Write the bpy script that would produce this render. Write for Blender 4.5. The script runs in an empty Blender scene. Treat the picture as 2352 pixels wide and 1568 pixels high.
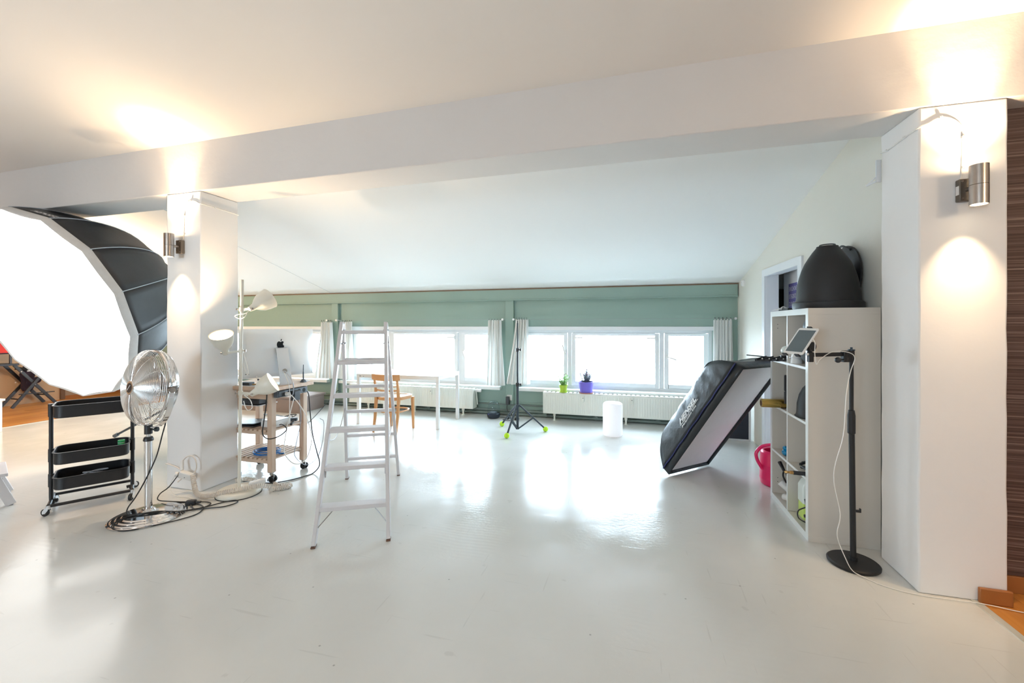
import bpy, bmesh, math, random
from mathutils import Vector as V, Matrix
sc = bpy.context.scene
COL = sc.collection
PI = math.pi
random.seed(7)

# ---------------------------------------------------------------- camera
cam_d = bpy.data.cameras.new('camera')
cam_d.sensor_width = 36.0
cam_d.lens = 14.939
cam_d.shift_y = -35.0/2352
cam_d.clip_start = 0.05
cam = bpy.data.objects.new('camera', cam_d); COL.objects.link(cam)
cam.location = (0, 0, 1.36)
cam.rotation_euler = (PI/2, 0, math.radians(15.953))
sc.camera = cam
# ---------------------------------------------------------------- view and sampling
sc.view_settings.view_transform = 'Standard'
sc.view_settings.look = 'None'
sc.view_settings.gamma = 1.0
sc.view_settings.use_curve_mapping = False
sc.view_settings.exposure = 0.0
cy = sc.cycles
cy.max_bounces = 8; cy.diffuse_bounces = 5; cy.glossy_bounces = 3; cy.transmission_bounces = 4
cy.transparent_max_bounces = 12
cy.caustics_reflective = False; cy.caustics_refractive = False
cy.sample_clamp_indirect = 6.0
cy.use_denoising = True
cy.use_adaptive_sampling = True; cy.adaptive_threshold = 0.04
# ---------------------------------------------------------------- world: bright overcast sky
SKY = 30.0
w = bpy.data.worlds.new('overcast_sky'); sc.world = w; w.use_nodes = True
wn = w.node_tree; wn.nodes.clear()
wo = wn.nodes.new('ShaderNodeOutputWorld'); wb = wn.nodes.new('ShaderNodeBackground')
wb.inputs['Color'].default_value = (0.70, 0.85, 1.0, 1); wb.inputs['Strength'].default_value = SKY
wn.links.new(wb.outputs[0], wo.inputs[0])
# ---------------------------------------------------------------- daylight portals in the window openings
def area(name, loc, rot, sx, sy, energy=0, color=(1,1,1), portal=False):
    l = bpy.data.lights.new(name, 'AREA'); l.shape = 'RECTANGLE'; l.size = sx; l.size_y = sy
    l.energy = energy; l.color = color
    if portal: l.cycles.is_portal = True
    o = bpy.data.objects.new(name, l); COL.objects.link(o); o.location = loc; o.rotation_euler = rot
    return o
for (x0, x1) in ((-7.9,-5.12), (-4.73,-1.98), (-1.66,1.04)):
    area('window_portal', ((x0+x1)/2, 6.56, 0.9), (-PI/2, 0, 0), x1-x0, 0.9, portal=True)
area('window_portal', (-3.0, -4.72, 1.5), (PI/2, 0, 0), 2.0, 1.2, portal=True)
def point(name, loc, energy, color, radius=0.02):
    l = bpy.data.lights.new(name, 'POINT'); l.energy = energy; l.color = color; l.shadow_soft_size = radius
    o = bpy.data.objects.new(name, l); COL.objects.link(o); o.location = loc; return o
def spot(name, loc, dirv, energy, color, angle, blend, radius=0.02):
    l = bpy.data.lights.new(name, 'SPOT'); l.energy = energy; l.color = color; l.shadow_soft_size = radius
    l.spot_size = math.radians(angle); l.spot_blend = blend
    o = bpy.data.objects.new(name, l); COL.objects.link(o); o.location = loc
    o.rotation_euler = V(dirv).to_track_quat('-Z', 'Y').to_euler(); return o

# ================================================================ materials
def mat(name, color, rough=0.5, metal=0.0, noise=0.0, nscale=8.0, bump=0.0, bscale=60.0, emit=None, estr=1.0,
        trans=0.0, coat=0.0, spec=0.5, alpha=1.0, aniso=None, sheen=0.0, ior=1.5):
    m = bpy.data.materials.new(name); m.use_nodes = True
    nt = m.node_tree; b = nt.nodes['Principled BSDF']
    c = (*color, 1)
    b.inputs['Base Color'].default_value = c
    b.inputs['Roughness'].default_value = rough
    b.inputs['Metallic'].default_value = metal
    b.inputs['Specular IOR Level'].default_value = spec
    b.inputs['IOR'].default_value = ior
    b.inputs['Transmission Weight'].default_value = trans
    b.inputs['Coat Weight'].default_value = coat
    b.inputs['Sheen Weight'].default_value = sheen
    b.inputs['Alpha'].default_value = alpha
    tc = nt.nodes.new('ShaderNodeTexCoord')
    if noise > 0 or True:
        n = nt.nodes.new('ShaderNodeTexNoise'); n.inputs['Scale'].default_value = nscale; n.inputs['Detail'].default_value = 5
        nt.links.new(tc.outputs['Object'], n.inputs['Vector'])
        mx = nt.nodes.new('ShaderNodeMix'); mx.data_type = 'RGBA'
        k = noise if noise > 0 else 0.01
        mx.inputs[6].default_value = tuple(max(0, v*(1-k)) for v in color)+(1,)
        mx.inputs[7].default_value = tuple(min(1, v*(1+k)) for v in color)+(1,)
        nt.links.new(n.outputs['Fac'], mx.inputs[0]); nt.links.new(mx.outputs[2], b.inputs['Base Color'])
    if bump > 0:
        n2 = nt.nodes.new('ShaderNodeTexNoise'); n2.inputs['Scale'].default_value = bscale; n2.inputs['Detail'].default_value = 6
        nt.links.new(tc.outputs['Object'], n2.inputs['Vector'])
        bp = nt.nodes.new('ShaderNodeBump'); bp.inputs['Strength'].default_value = bump; bp.inputs['Distance'].default_value = 0.01
        nt.links.new(n2.outputs['Fac'], bp.inputs['Height']); nt.links.new(bp.outputs[0], b.inputs['Normal'])
    if emit:
        b.inputs['Emission Color'].default_value = (*emit, 1); b.inputs['Emission Strength'].default_value = estr
    return m
M = {}
M['plaster'] = mat('white_plaster', (0.78,0.765,0.74), 0.75, noise=0.02, nscale=1.5, bump=0.25, bscale=30)
M['beam'] = mat('beam_white_warm_shaded', (0.69,0.655,0.63), 0.75, noise=0.03, nscale=3, bump=0.3, bscale=12)  # darker, warmer copy of the pillar plaster: lamp-lit tone put into the colour
M['ceiling_warm_lit'] = mat('ceiling_white_warm_lit', (0.78,0.74,0.70), 0.85, noise=0.03, nscale=0.8, bump=0.12, bscale=5)  # white like the back ceiling, with warm lamp light painted into it
M['comp'] = mat('computer_aluminium', (0.85,0.89,0.92), 0.35, 0.15, noise=0.01)
M['plaster_rough'] = mat('painted_concrete_plaster', (0.86,0.845,0.835), 0.7, noise=0.03, nscale=3, bump=0.22, bscale=9)
M['ceiling'] = mat('ceiling_paint', (0.88,0.88,0.87), 0.85, noise=0.02, nscale=0.8, bump=0.12, bscale=5)
M['cream'] = mat('cream_wall_paint', (0.74,0.72,0.65), 0.7, noise=0.02, nscale=2, bump=0.1, bscale=40)
M['green'] = mat('sage_green_paint', (0.26,0.365,0.315), 0.5, noise=0.05, nscale=2.5, bump=0.15, bscale=25)
M['brown_line'] = mat('brown_wood_strip', (0.16,0.09,0.05), 0.6, noise=0.2)
M['tan'] = mat('tan_wall_paint', (0.52,0.36,0.23), 0.75, noise=0.08, nscale=1.2, bump=0.1)
M['tan_dark'] = mat('taupe_wall_panel', (0.36,0.27,0.20), 0.7, noise=0.06, nscale=2)
M['win_white'] = mat('window_frame_white', (0.80,0.82,0.83), 0.35, noise=0.01)
M['sill'] = mat('sill_white', (0.82,0.84,0.82), 0.35, noise=0.01)
M['white_paint'] = mat('white_lacquer', (0.80,0.80,0.79), 0.35, noise=0.015)
M['door_white'] = mat('door_white', (0.78,0.80,0.82), 0.4, noise=0.01)
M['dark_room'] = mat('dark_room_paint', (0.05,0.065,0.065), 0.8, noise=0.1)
M['radiator'] = mat('radiator_enamel', (0.80,0.81,0.74), 0.35, noise=0.02, nscale=3)
M['pipe'] = mat('green_grey_pipe', (0.17,0.21,0.19), 0.5, noise=0.15, nscale=9)
M['chrome'] = mat('chrome', (0.80,0.80,0.81), 0.08, 1.0, noise=0.03, nscale=20)
M['wire'] = mat('chrome_wire', (0.78,0.77,0.76), 0.18, 1.0, noise=0.03)
M['steel'] = mat('brushed_steel', (0.50,0.46,0.43), 0.28, 1.0, noise=0.08, nscale=40)
M['steel_dark'] = mat('dark_bronze_box', (0.15,0.13,0.11), 0.45, 0.6, noise=0.1)
M['black'] = mat('black_powder_coat', (0.012,0.012,0.014), 0.42, noise=0.2, nscale=12, bump=0.05, bscale=200)
M['black_matte'] = mat('matte_black_metal', (0.010,0.010,0.011), 0.55, noise=0.25, nscale=5, bump=0.08, bscale=90)
M['rubber'] = mat('black_rubber', (0.012,0.012,0.012), 0.6, noise=0.2)
M['cable_black'] = mat('black_cable', (0.015,0.015,0.016), 0.45, noise=0.2)
M['cable_white'] = mat('white_cable', (0.78,0.76,0.72), 0.4, noise=0.03)
M['cable_grey'] = mat('grey_blue_cable', (0.35,0.38,0.44), 0.4, noise=0.05)
M['cable_cream'] = mat('cream_coiled_cable', (0.72,0.66,0.60), 0.45, noise=0.04)
M['cream_metal'] = mat('cream_lamp_enamel', (0.74,0.71,0.62), 0.32, noise=0.03)
M['shade_in'] = mat('lamp_shade_inside', (0.85,0.83,0.78), 0.4, noise=0.01)
M['bulb_on'] = mat('glowing_bulb', (1,0.9,0.7), 0.3, emit=(1.0,0.82,0.56), estr=14)
M['bulb_on2'] = mat('glowing_lamp_glass', (1,0.9,0.7), 0.3, emit=(1.0,0.84,0.6), estr=8)
M['ladder'] = mat('white_ladder_paint', (0.64,0.62,0.63), 0.4, noise=0.04, nscale=12, bump=0.15, bscale=30)
M['brown_foot'] = mat('brown_rubber_foot', (0.14,0.07,0.045), 0.6, noise=0.2)
M['bolt'] = mat('galvanised_bolt', (0.35,0.35,0.36), 0.4, 0.9, noise=0.1)
M['alu'] = mat('anodised_aluminium', (0.72,0.74,0.76), 0.4, 0.35, noise=0.02)
M['logo_black'] = mat('glossy_black_logo', (0.015,0.02,0.025), 0.12, noise=0.1)
M['black_plastic'] = mat('black_plastic', (0.02,0.022,0.026), 0.35, noise=0.15)
M['grey_plastic'] = mat('grey_blue_plastic', (0.08,0.10,0.12), 0.4, noise=0.1)
M['white_plastic'] = mat('white_plastic', (0.78,0.77,0.75), 0.35, noise=0.02)
M['blue_cable'] = mat('blue_network_cable', (0.02,0.17,0.50), 0.35, noise=0.1)
M['fabric_white'] = mat('white_curtain_cotton', (0.78,0.78,0.74), 0.9, noise=0.03, nscale=4, bump=0.1, bscale=250, sheen=0.2)
M['black_fabric'] = mat('black_softbox_nylon', (0.010,0.014,0.018), 0.36, noise=0.3, nscale=4, bump=1.0, bscale=7)
M['black_fabric2'] = mat('charcoal_octabox_nylon', (0.024,0.025,0.028), 0.55, noise=0.35, nscale=3.5, bump=0.35, bscale=6)
M['piping'] = mat('silver_piping', (0.42,0.46,0.52), 0.5, noise=0.05)
M['rim_white'] = mat('white_rim_fabric', (0.60,0.59,0.58), 0.6, noise=0.1, nscale=14, bump=0.4, bscale=30)
M['blue_piping'] = mat('navy_blue_velcro', (0.03,0.035,0.13), 0.7, noise=0.15)
M['diffuser'] = mat('white_diffuser_cloth', (0.80,0.79,0.82), 0.75, noise=0.03, nscale=5, bump=0.8, bscale=6)
M['diffuser_on'] = mat('lit_diffuser_cloth', (0.9,0.9,0.9), 0.8, emit=(1.0,0.98,0.95), estr=3.0)
M['print_white'] = mat('white_print', (0.80,0.80,0.80), 0.6, noise=0.02)
M['tennis'] = mat('tennis_ball_felt', (0.50,0.80,0.03), 0.9, noise=0.12, nscale=40, bump=0.3, bscale=200)
M['bluegrey_metal'] = mat('dark_blue_grey_metal', (0.035,0.05,0.065), 0.4, 0.3, noise=0.15)
M['led_white'] = mat('glowing_white_plastic', (0.9,0.9,0.92), 0.4, emit=(0.93,0.94,1.0), estr=0.35)
M['pink'] = mat('hot_pink_plastic', (0.80,0.02,0.13), 0.3, noise=0.04, nscale=5)
M['gold'] = mat('gold_foil', (0.52,0.36,0.11), 0.22, 1.0, noise=0.15, nscale=6)
M['blue_plastic'] = mat('bright_blue_plastic', (0.0,0.20,0.42), 0.25, noise=0.1)
M['shelf_lit'] = mat('shelf_white_window_lit', (0.80,0.82,0.80), 0.4, noise=0.01)  # brighter shelf white: window light on the front edges, put into the colour
M['shelf_shaded'] = mat('shelf_white_shaded', (0.66,0.61,0.545), 0.45, noise=0.015)  # same white shelf, its dim warm shade mixed into the colour
M['screen'] = mat('dark_glass_screen', (0.10,0.13,0.145), 0.12, noise=0.03)
M['chair_wood'] = mat('orange_beech', (0.60,0.30,0.12), 0.38, noise=0.12, nscale=6)
M['seat_cane'] = mat('pale_seat_surface', (0.78,0.66,0.52), 0.4, noise=0.12, nscale=5)
M['terracotta'] = mat('terracotta', (0.34,0.15,0.11), 0.7, noise=0.1)
M['green_pot'] = mat('lime_green_pot', (0.36,0.52,0.03), 0.4, noise=0.05)
M['purple_pot'] = mat('violet_pot', (0.16,0.12,0.56), 0.4, noise=0.04)
M['leaf'] = mat('bright_green_leaf', (0.16,0.36,0.05), 0.5, noise=0.35, nscale=30)
M['leaf_grey'] = mat('grey_violet_leaf', (0.10,0.12,0.16), 0.6, noise=0.4, nscale=40)
M['flower'] = mat('dark_pink_flower', (0.30,0.04,0.12), 0.5, noise=0.2)
M['soil'] = mat('potting_soil', (0.05,0.035,0.025), 0.9, noise=0.3, bump=0.5)
M['navy'] = mat('dark_navy_plastic', (0.012,0.02,0.035), 0.4, noise=0.1)
M['red_canvas'] = mat('red_canvas', (0.56,0.035,0.03), 0.8, noise=0.06, bump=0.1, bscale=200)
M['black_wood'] = mat('black_stained_wood', (0.018,0.015,0.017), 0.45, noise=0.3, nscale=10)
M['plum'] = mat('dark_plum_cloth', (0.02,0.008,0.02), 0.85, noise=0.3, bump=0.4, bscale=14)
M['carton'] = mat('grey_brown_board', (0.22,0.17,0.15), 0.8, noise=0.06)
M['skirting'] = mat('orange_wood_skirting', (0.36,0.13,0.035), 0.35, noise=0.15, nscale=6)
M['metal_strip'] = mat('pale_metal_edge_strip', (0.66,0.67,0.62), 0.35, 0.3, noise=0.03)
M['poster'] = mat('violet_poster_print', (0.13,0.12,0.34), 0.4, noise=0.1, nscale=3)
M['green_clear'] = mat('green_fluid', (0.55,0.72,0.16), 0.2, noise=0.03, emit=None)
M['milky'] = mat('milky_plastic', (0.72,0.78,0.74), 0.3, noise=0.02)
M['brass'] = mat('brass', (0.50,0.30,0.12), 0.3, 1.0, noise=0.1)
M['silver_foil'] = mat('crumpled_white_foil', (0.80,0.80,0.80), 0.35, noise=0.1, nscale=20, bump=0.8, bscale=30)
M['green_cap'] = mat('green_plastic', (0.03,0.42,0.12), 0.4, noise=0.05)

def wood(name, c1, c2, rough, scale, axis='X', coat=0.0):
    m = mat(name, c1, rough, coat=coat)
    nt = m.node_tree; b = nt.nodes['Principled BSDF']
    tc = nt.nodes.new('ShaderNodeTexCoord'); mp = nt.nodes.new('ShaderNodeMapping')
    s = [scale]*3; s['XYZ'.index(axis)] = scale*0.06
    mp.inputs['Scale'].default_value = s
    nt.links.new(tc.outputs['Object'], mp.inputs['Vector'])
    n = nt.nodes.new('ShaderNodeTexNoise'); n.inputs['Scale'].default_value = 1.0; n.inputs['Detail'].default_value = 6; n.inputs['Distortion'].default_value = 0.6
    nt.links.new(mp.outputs[0], n.inputs['Vector'])
    info = nt.nodes.new('ShaderNodeObjectInfo')
    r = nt.nodes.new('ShaderNodeValToRGB'); r.color_ramp.elements[0].position = 0.3; r.color_ramp.elements[1].position = 0.72
    r.color_ramp.elements[0].color = (*c2, 1); r.color_ramp.elements[1].color = (*c1, 1)
    nt.links.new(n.outputs['Fac'], r.inputs[0])
    hs = nt.nodes.new('ShaderNodeHueSaturation'); mr = nt.nodes.new('ShaderNodeMapRange')
    mr.inputs[3].default_value = 0.85; mr.inputs[4].default_value = 1.15
    nt.links.new(info.outputs['Random'], mr.inputs[0]); nt.links.new(mr.outputs[0], hs.inputs['Value'])
    nt.links.new(r.outputs[0], hs.inputs['Color']); nt.links.new(hs.outputs[0], b.inputs['Base Color'])
    return m
M['floor_wood'] = wood('orange_laminate', (0.66,0.29,0.07), (0.50,0.19,0.04), 0.25, 18, 'Y')
M['birch_x'] = wood('pale_birch_lengthwise', (0.73,0.56,0.43), (0.62,0.44,0.32), 0.5, 26, 'X')
M['birch_z'] = wood('pale_birch_upright', (0.73,0.56,0.43), (0.62,0.44,0.32), 0.5, 26, 'Z')
M['birch_y'] = wood('pale_birch_crosswise', (0.68,0.52,0.41), (0.52,0.37,0.27), 0.55, 26, 'Y')

# painted concrete floor: faint tone changes, trowel ridges, pebbly patches, scratches and specks
def floor_mat():
    m = bpy.data.materials.new('painted_concrete_floor'); m.use_nodes = True
    nt = m.node_tree; b = nt.nodes['Principled BSDF']; L = nt.links
    tc = nt.nodes.new('ShaderNodeTexCoord')
    def mapped(scale, rz=0.0, loc=(0,0,0)):
        mp = nt.nodes.new('ShaderNodeMapping'); L.new(tc.outputs['Object'], mp.inputs[0])
        mp.inputs['Scale'].default_value = scale; mp.inputs['Rotation'].default_value = (0,0,rz); mp.inputs['Location'].default_value = loc; return mp.outputs[0]
    def N(scale, detail=4, vec=None, rough=0.5):
        n = nt.nodes.new('ShaderNodeTexNoise'); n.inputs['Scale'].default_value = scale; n.inputs['Detail'].default_value = detail
        n.inputs['Roughness'].default_value = rough; L.new(vec or mapped((1,1,1)), n.inputs[0]); return n.outputs['Fac']
    def ramp(v, a_, b_, lo=0.0, hi=1.0):
        r = nt.nodes.new('ShaderNodeMapRange'); r.interpolation_type = 'SMOOTHSTEP'
        for i, q in enumerate((a_, b_, lo, hi)): r.inputs[1+i].default_value = q
        L.new(v, r.inputs[0]); return r.outputs[0]
    def op(k, a_, b_):
        n = nt.nodes.new('ShaderNodeMath'); n.operation = k
        for i, q in enumerate((a_, b_)):
            if isinstance(q, (int, float)): n.inputs[i].default_value = q
            else: L.new(q, n.inputs[i])
        return n.outputs[0]
    def mixc(f, A, B):
        n = nt.nodes.new('ShaderNodeMix'); n.data_type = 'RGBA'; L.new(f, n.inputs[0])
        for i, q in ((6, A), (7, B)):
            if isinstance(q, tuple): n.inputs[i].default_value = (*q, 1)
            else: L.new(q, n.inputs[i])
        return n.outputs[2]
    base = mixc(ramp(N(0.8, 6), 0.35, 0.65), (0.645,0.645,0.615), (0.70,0.70,0.675))
    scr1 = ramp(N(1.0, 2, mapped((2.2, 46, 1), 0.6)), 0.69, 0.72)
    scr2 = ramp(N(1.0, 2, mapped((44, 2.4, 1), 0.25, (3,7,0))), 0.70, 0.73)
    scr3 = ramp(N(9.0, 3, mapped((1,1,1), 0, (11,4,0))), 0.70, 0.74)
    sc_ = op('MULTIPLY', op('MAXIMUM', op('MAXIMUM', scr1, scr2), scr3), 0.22)
    c1 = mixc(sc_, base, (0.42,0.41,0.39))
    v = nt.nodes.new('ShaderNodeTexVoronoi'); v.voronoi_dimensions = '2D'; v.inputs['Scale'].default_value = 1.7; L.new(tc.outputs['Object'], v.inputs['Vector'])
    sp = ramp(v.outputs['Distance'], 0.004, 0.011, 0.6, 0.0)
    c2 = mixc(sp, c1, (0.22,0.21,0.20)); L.new(c2, b.inputs['Base Color'])
    L.new(ramp(N(1.6, 4), 0.3, 0.7, 0.13, 0.255), b.inputs['Roughness'])
    b.inputs['Specular IOR Level'].default_value = 0.62
    wv_ = nt.nodes.new('ShaderNodeTexWave'); wv_.wave_type = 'RINGS'; wv_.inputs['Scale'].default_value = 9.0; wv_.inputs['Distortion'].default_value = 5.0
    wv_.inputs['Detail'].default_value = 2.0; wv_.inputs['Detail Scale'].default_value = 0.35; L.new(mapped((1,1,1), 0, (2.2,-1.4,0)), wv_.inputs[0])
    m1 = ramp(N(0.9, 2, mapped((1,1,1), 0, (5,1,0))), 0.50, 0.66); m2 = ramp(N(1.3, 3, mapped((1,1,1), 0, (9,2,0))), 0.50, 0.66)
    h = op('ADD', op('MULTIPLY', N(2.4, 3), 0.9), op('ADD', op('MULTIPLY', op('MULTIPLY', wv_.outputs['Fac'], m1), 0.05), op('MULTIPLY', op('MULTIPLY', N(38, 3), m2), 0.30)))
    h = op('SUBTRACT', h, op('MULTIPLY', sc_, 0.15))
    bp = nt.nodes.new('ShaderNodeBump'); bp.inputs['Strength'].default_value = 0.5; bp.inputs['Distance'].default_value = 0.007
    L.new(h, bp.inputs['Height']); L.new(bp.outputs[0], b.inputs['Normal'])
    return m
M['floor'] = floor_mat()
def reed_mat():
    m = mat('brown_reed_wallpaper', (0.10,0.055,0.045), 0.6)
    nt = m.node_tree; b = nt.nodes['Principled BSDF']; L = nt.links
    tc = nt.nodes.new('ShaderNodeTexCoord'); mp = nt.nodes.new('ShaderNodeMapping'); mp.inputs['Scale'].default_value = (1.2, 1.2, 150)
    L.new(tc.outputs['Object'], mp.inputs[0])
    n = nt.nodes.new('ShaderNodeTexNoise'); n.inputs['Scale'].default_value = 1; n.inputs['Detail'].default_value = 3; L.new(mp.outputs[0], n.inputs[0])
    r = nt.nodes.new('ShaderNodeValToRGB'); e = r.color_ramp.elements
    e[0].position = 0.35; e[0].color = (0.055,0.025,0.018,1); e[1].position = 0.6; e[1].color = (0.13,0.075,0.06,1)
    x = e.new(0.72); x.color = (0.30,0.20,0.16,1)
    L.new(n.outputs['Fac'], r.inputs[0]); L.new(r.outputs[0], b.inputs['Base Color'])
    bp = nt.nodes.new('ShaderNodeBump'); bp.inputs['Strength'].default_value = 0.4; bp.inputs['Distance'].default_value = 0.004
    L.new(n.outputs['Fac'], bp.inputs['Height']); L.new(bp.outputs[0], b.inputs['Normal'])
    return m
M['reed'] = reed_mat()
def pane_mat(name='window_pane_glass', tint=(0.97,0.99,0.99), refl=0.06):
    m = bpy.data.materials.new(name); m.use_nodes = True; nt = m.node_tree; nt.nodes.clear(); L = nt.links
    o = nt.nodes.new('ShaderNodeOutputMaterial'); t = nt.nodes.new('ShaderNodeBsdfTransparent'); g = nt.nodes.new('ShaderNodeBsdfGlossy')
    t.inputs[0].default_value = (*tint, 1); g.inputs['Roughness'].default_value = 0.02
    lw = nt.nodes.new('ShaderNodeLayerWeight'); pw = nt.nodes.new('ShaderNodeMath'); pw.operation = 'POWER'; pw.inputs[1].default_value = 5
    f = nt.nodes.new('ShaderNodeMapRange'); f.inputs[3].default_value = 0.04; f.inputs[4].default_value = 0.6
    L.new(lw.outputs['Facing'], pw.inputs[0]); L.new(pw.outputs[0], f.inputs[0])
    mx = nt.nodes.new('ShaderNodeMixShader'); L.new(f.outputs[0], mx.inputs[0]); L.new(t.outputs[0], mx.inputs[1]); L.new(g.outputs[0], mx.inputs[2])
    L.new(mx.outputs[0], o.inputs[0]); return m
M['pane'] = pane_mat()
M['dome'] = pane_mat('clear_dome_plastic', (0.90,0.95,0.97))
M['bulb_glass'] = pane_mat('frosted_bulb_glass', (0.80,0.78,0.75))
def cloth_translucent(name, col, tr):
    m = bpy.data.materials.new(name); m.use_nodes = True; nt = m.node_tree; nt.nodes.clear(); L = nt.links
    o = nt.nodes.new('ShaderNodeOutputMaterial'); d = nt.nodes.new('ShaderNodeBsdfDiffuse'); t = nt.nodes.new('ShaderNodeBsdfTranslucent')
    tc = nt.nodes.new('ShaderNodeTexCoord'); n = nt.nodes.new('ShaderNodeTexNoise'); n.inputs['Scale'].default_value = 6
    L.new(tc.outputs['Object'], n.inputs[0])
    mc = nt.nodes.new('ShaderNodeMix'); mc.data_type = 'RGBA'
    mc.inputs[6].default_value = tuple(c*0.96 for c in col)+(1,); mc.inputs[7].default_value = (*col, 1); L.new(n.outputs['Fac'], mc.inputs[0])
    L.new(mc.outputs[2], d.inputs[0]); L.new(mc.outputs[2], t.inputs[0])
    mx = nt.nodes.new('ShaderNodeMixShader'); mx.inputs[0].default_value = tr
    L.new(d.outputs[0], mx.inputs[1]); L.new(t.outputs[0], mx.inputs[2]); L.new(mx.outputs[0], o.inputs[0]); return m
M['curtain'] = cloth_translucent('white_curtain_cloth', (0.86,0.86,0.83), 0.13)

# ================================================================ geometry helpers
def frame_from(axis, up=(0,0,1)):
    a = V(axis).normalized(); u = V(up)
    if abs(a.dot(u.normalized())) > 0.98: u = V((1,0,0)) if abs(a.x) < 0.9 else V((0,1,0))
    x = u.cross(a).normalized(); y = a.cross(x)
    return Matrix((x, y, a)).transposed()      # columns x, y, a
class G:
    def __init__(s): s.v = []; s.f = []
    def add(s, vs, fs):
        o = len(s.v); s.v += [V(p) for p in vs]; s.f += [tuple(i+o for i in f) for f in fs]; return s
    def box(s, c, d, R=None):
        x, y, z = d[0]/2, d[1]/2, d[2]/2
        vs = [V((i*x, j*y, k*z)) for k in (-1,1) for j in (-1,1) for i in (-1,1)]
        if R is not None: vs = [R @ p for p in vs]
        vs = [p+V(c) for p in vs]
        return s.add(vs, [(0,2,3,1),(4,5,7,6),(0,1,5,4),(2,6,7,3),(0,4,6,2),(1,3,7,5)])
    def bx(s, x0, x1, y0, y1, z0, z1):
        return s.box(((x0+x1)/2,(y0+y1)/2,(z0+z1)/2), (x1-x0,y1-y0,z1-z0))
    def bar(s, p0, p1, w, h, up=(0,0,1)):
        p0, p1 = V(p0), V(p1); R = frame_from(p1-p0, up)
        return s.box((p0+p1)/2, (w, h, (p1-p0).length), R)     # w along up x axis, h along up
    def taper(s, p0, p1, w0, w1, up=(0,0,1)):
        p0, p1 = V(p0), V(p1); R = frame_from(p1-p0, up); vs = []
        for p, (a, b) in ((p0, w0), (p1, w1)):
            for (i, j) in ((-1,-1),(1,-1),(1,1),(-1,1)): vs.append(p + R @ V((i*a/2, j*b/2, 0)))
        return s.add(vs, [(3,2,1,0),(4,5,6,7)]+[(i,(i+1)%4,(i+1)%4+4,i+4) for i in range(4)])
    def cyl(s, p0, p1, r0, r1=None, n=16, caps=True):
        if r1 is None: r1 = r0
        p0, p1 = V(p0), V(p1); R = frame_from(p1-p0); vs = []
        for p, r in ((p0,r0),(p1,r1)):
            for i in range(n):
                a = 2*PI*i/n; vs.append(p + R @ V((r*math.cos(a), r*math.sin(a), 0)))
        fs = [(i,(i+1)%n,(i+1)%n+n,i+n) for i in range(n)]
        if caps: fs += [tuple(range(n-1,-1,-1)), tuple(range(n,2*n))]
        return s.add(vs, fs)
    def lathe(s, prof, n=24, o=(0,0,0), axis=(0,0,1)):
        R = frame_from(axis) if tuple(axis) != (0,0,1) else Matrix.Identity(3); o = V(o); vs = []; fs = []; idx = []
        for r, z in prof:
            if r < 1e-6: idx.append([len(vs)]); vs.append(o + R @ V((0,0,z)))
            else:
                idx.append(list(range(len(vs), len(vs)+n)))
                for i in range(n):
                    a = 2*PI*i/n; vs.append(o + R @ V((r*math.cos(a), r*math.sin(a), z)))
        for A, B in zip(idx, idx[1:]):
            if len(A) == 1 and len(B) == 1: continue
            for i in range(n):
                j = (i+1) % n
                if len(A) == 1: fs.append((A[0], B[i], B[j]))
                elif len(B) == 1: fs.append((A[i], A[j], B[0]))
                else: fs.append((A[i], A[j], B[j], B[i]))
        return s.add(vs, fs)
    def tube(s, path, r, n=8, closed=False, k=1, caps=True):
        P = [V(p) for p in path]
        if k > 1: P = smooth(P, k, closed)
        m = len(P); up = None; vs = []
        for i, p in enumerate(P):
            a = P[(i+1) % m] if (closed or i < m-1) else p; b = P[i-1] if (closed or i > 0) else p
            t = (a-b).normalized()
            if up is None: up = V((0,0,1)) if abs(t.z) < 0.9 else V((1,0,0))
            x = (up - t*up.dot(t)).normalized(); up = x; y = t.cross(x)
            rr = r(i/(m-1)) if callable(r) else r
            for q in range(n):
                an = 2*PI*q/n; vs.append(p + x*(rr*math.cos(an)) + y*(rr*math.sin(an)))
        fs = []
        for i in range(m if closed else m-1):
            j = (i+1) % m
            for q in range(n): fs.append((i*n+q, i*n+(q+1)%n, j*n+(q+1)%n, j*n+q))
        if not closed and caps: fs += [tuple(range(n-1,-1,-1)), tuple(range((m-1)*n, m*n))]
        return s.add(vs, fs)
    def torus(s, c, R_, r, n=32, m=6, axis=(0,0,1)):
        Q = frame_from(axis); c = V(c)
        return s.tube([c + Q @ V((R_*math.cos(2*PI*i/n), R_*math.sin(2*PI*i/n), 0)) for i in range(n)], r, m, True)
    def ball(s, c, r, n=16, m=10, sc=(1,1,1)):
        prof = [(max(0, r*math.sin(PI*i/m)), -r*math.cos(PI*i/m)) for i in range(m+1)]
        prof[0] = (0,-r); prof[-1] = (0, r)
        g = G().lathe(prof, n); return s.add([V((p.x*sc[0], p.y*sc[1], p.z*sc[2]))+V(c) for p in g.v], g.f)
    def loft(s, loops, closed_loop=True, cap0=False, cap1=False):
        n = len(loops[0]); vs = [p for l in loops for p in l]; fs = []
        for i in range(len(loops)-1):
            for q in range(n if closed_loop else n-1):
                j = (q+1) % n; fs.append((i*n+q, i*n+j, (i+1)*n+j, (i+1)*n+q))
        if cap0: fs.append(tuple(range(n-1,-1,-1)))
        if cap1: fs.append(tuple(range((len(loops)-1)*n, len(loops)*n)))
        return s.add(vs, fs)
    def grid(s, fn, nu, nv):
        vs = [fn(i/nu, j/nv) for i in range(nu+1) for j in range(nv+1)]
        return s.add(vs, [(i*(nv+1)+j, (i+1)*(nv+1)+j, (i+1)*(nv+1)+j+1, i*(nv+1)+j+1) for i in range(nu) for j in range(nv)])
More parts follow.
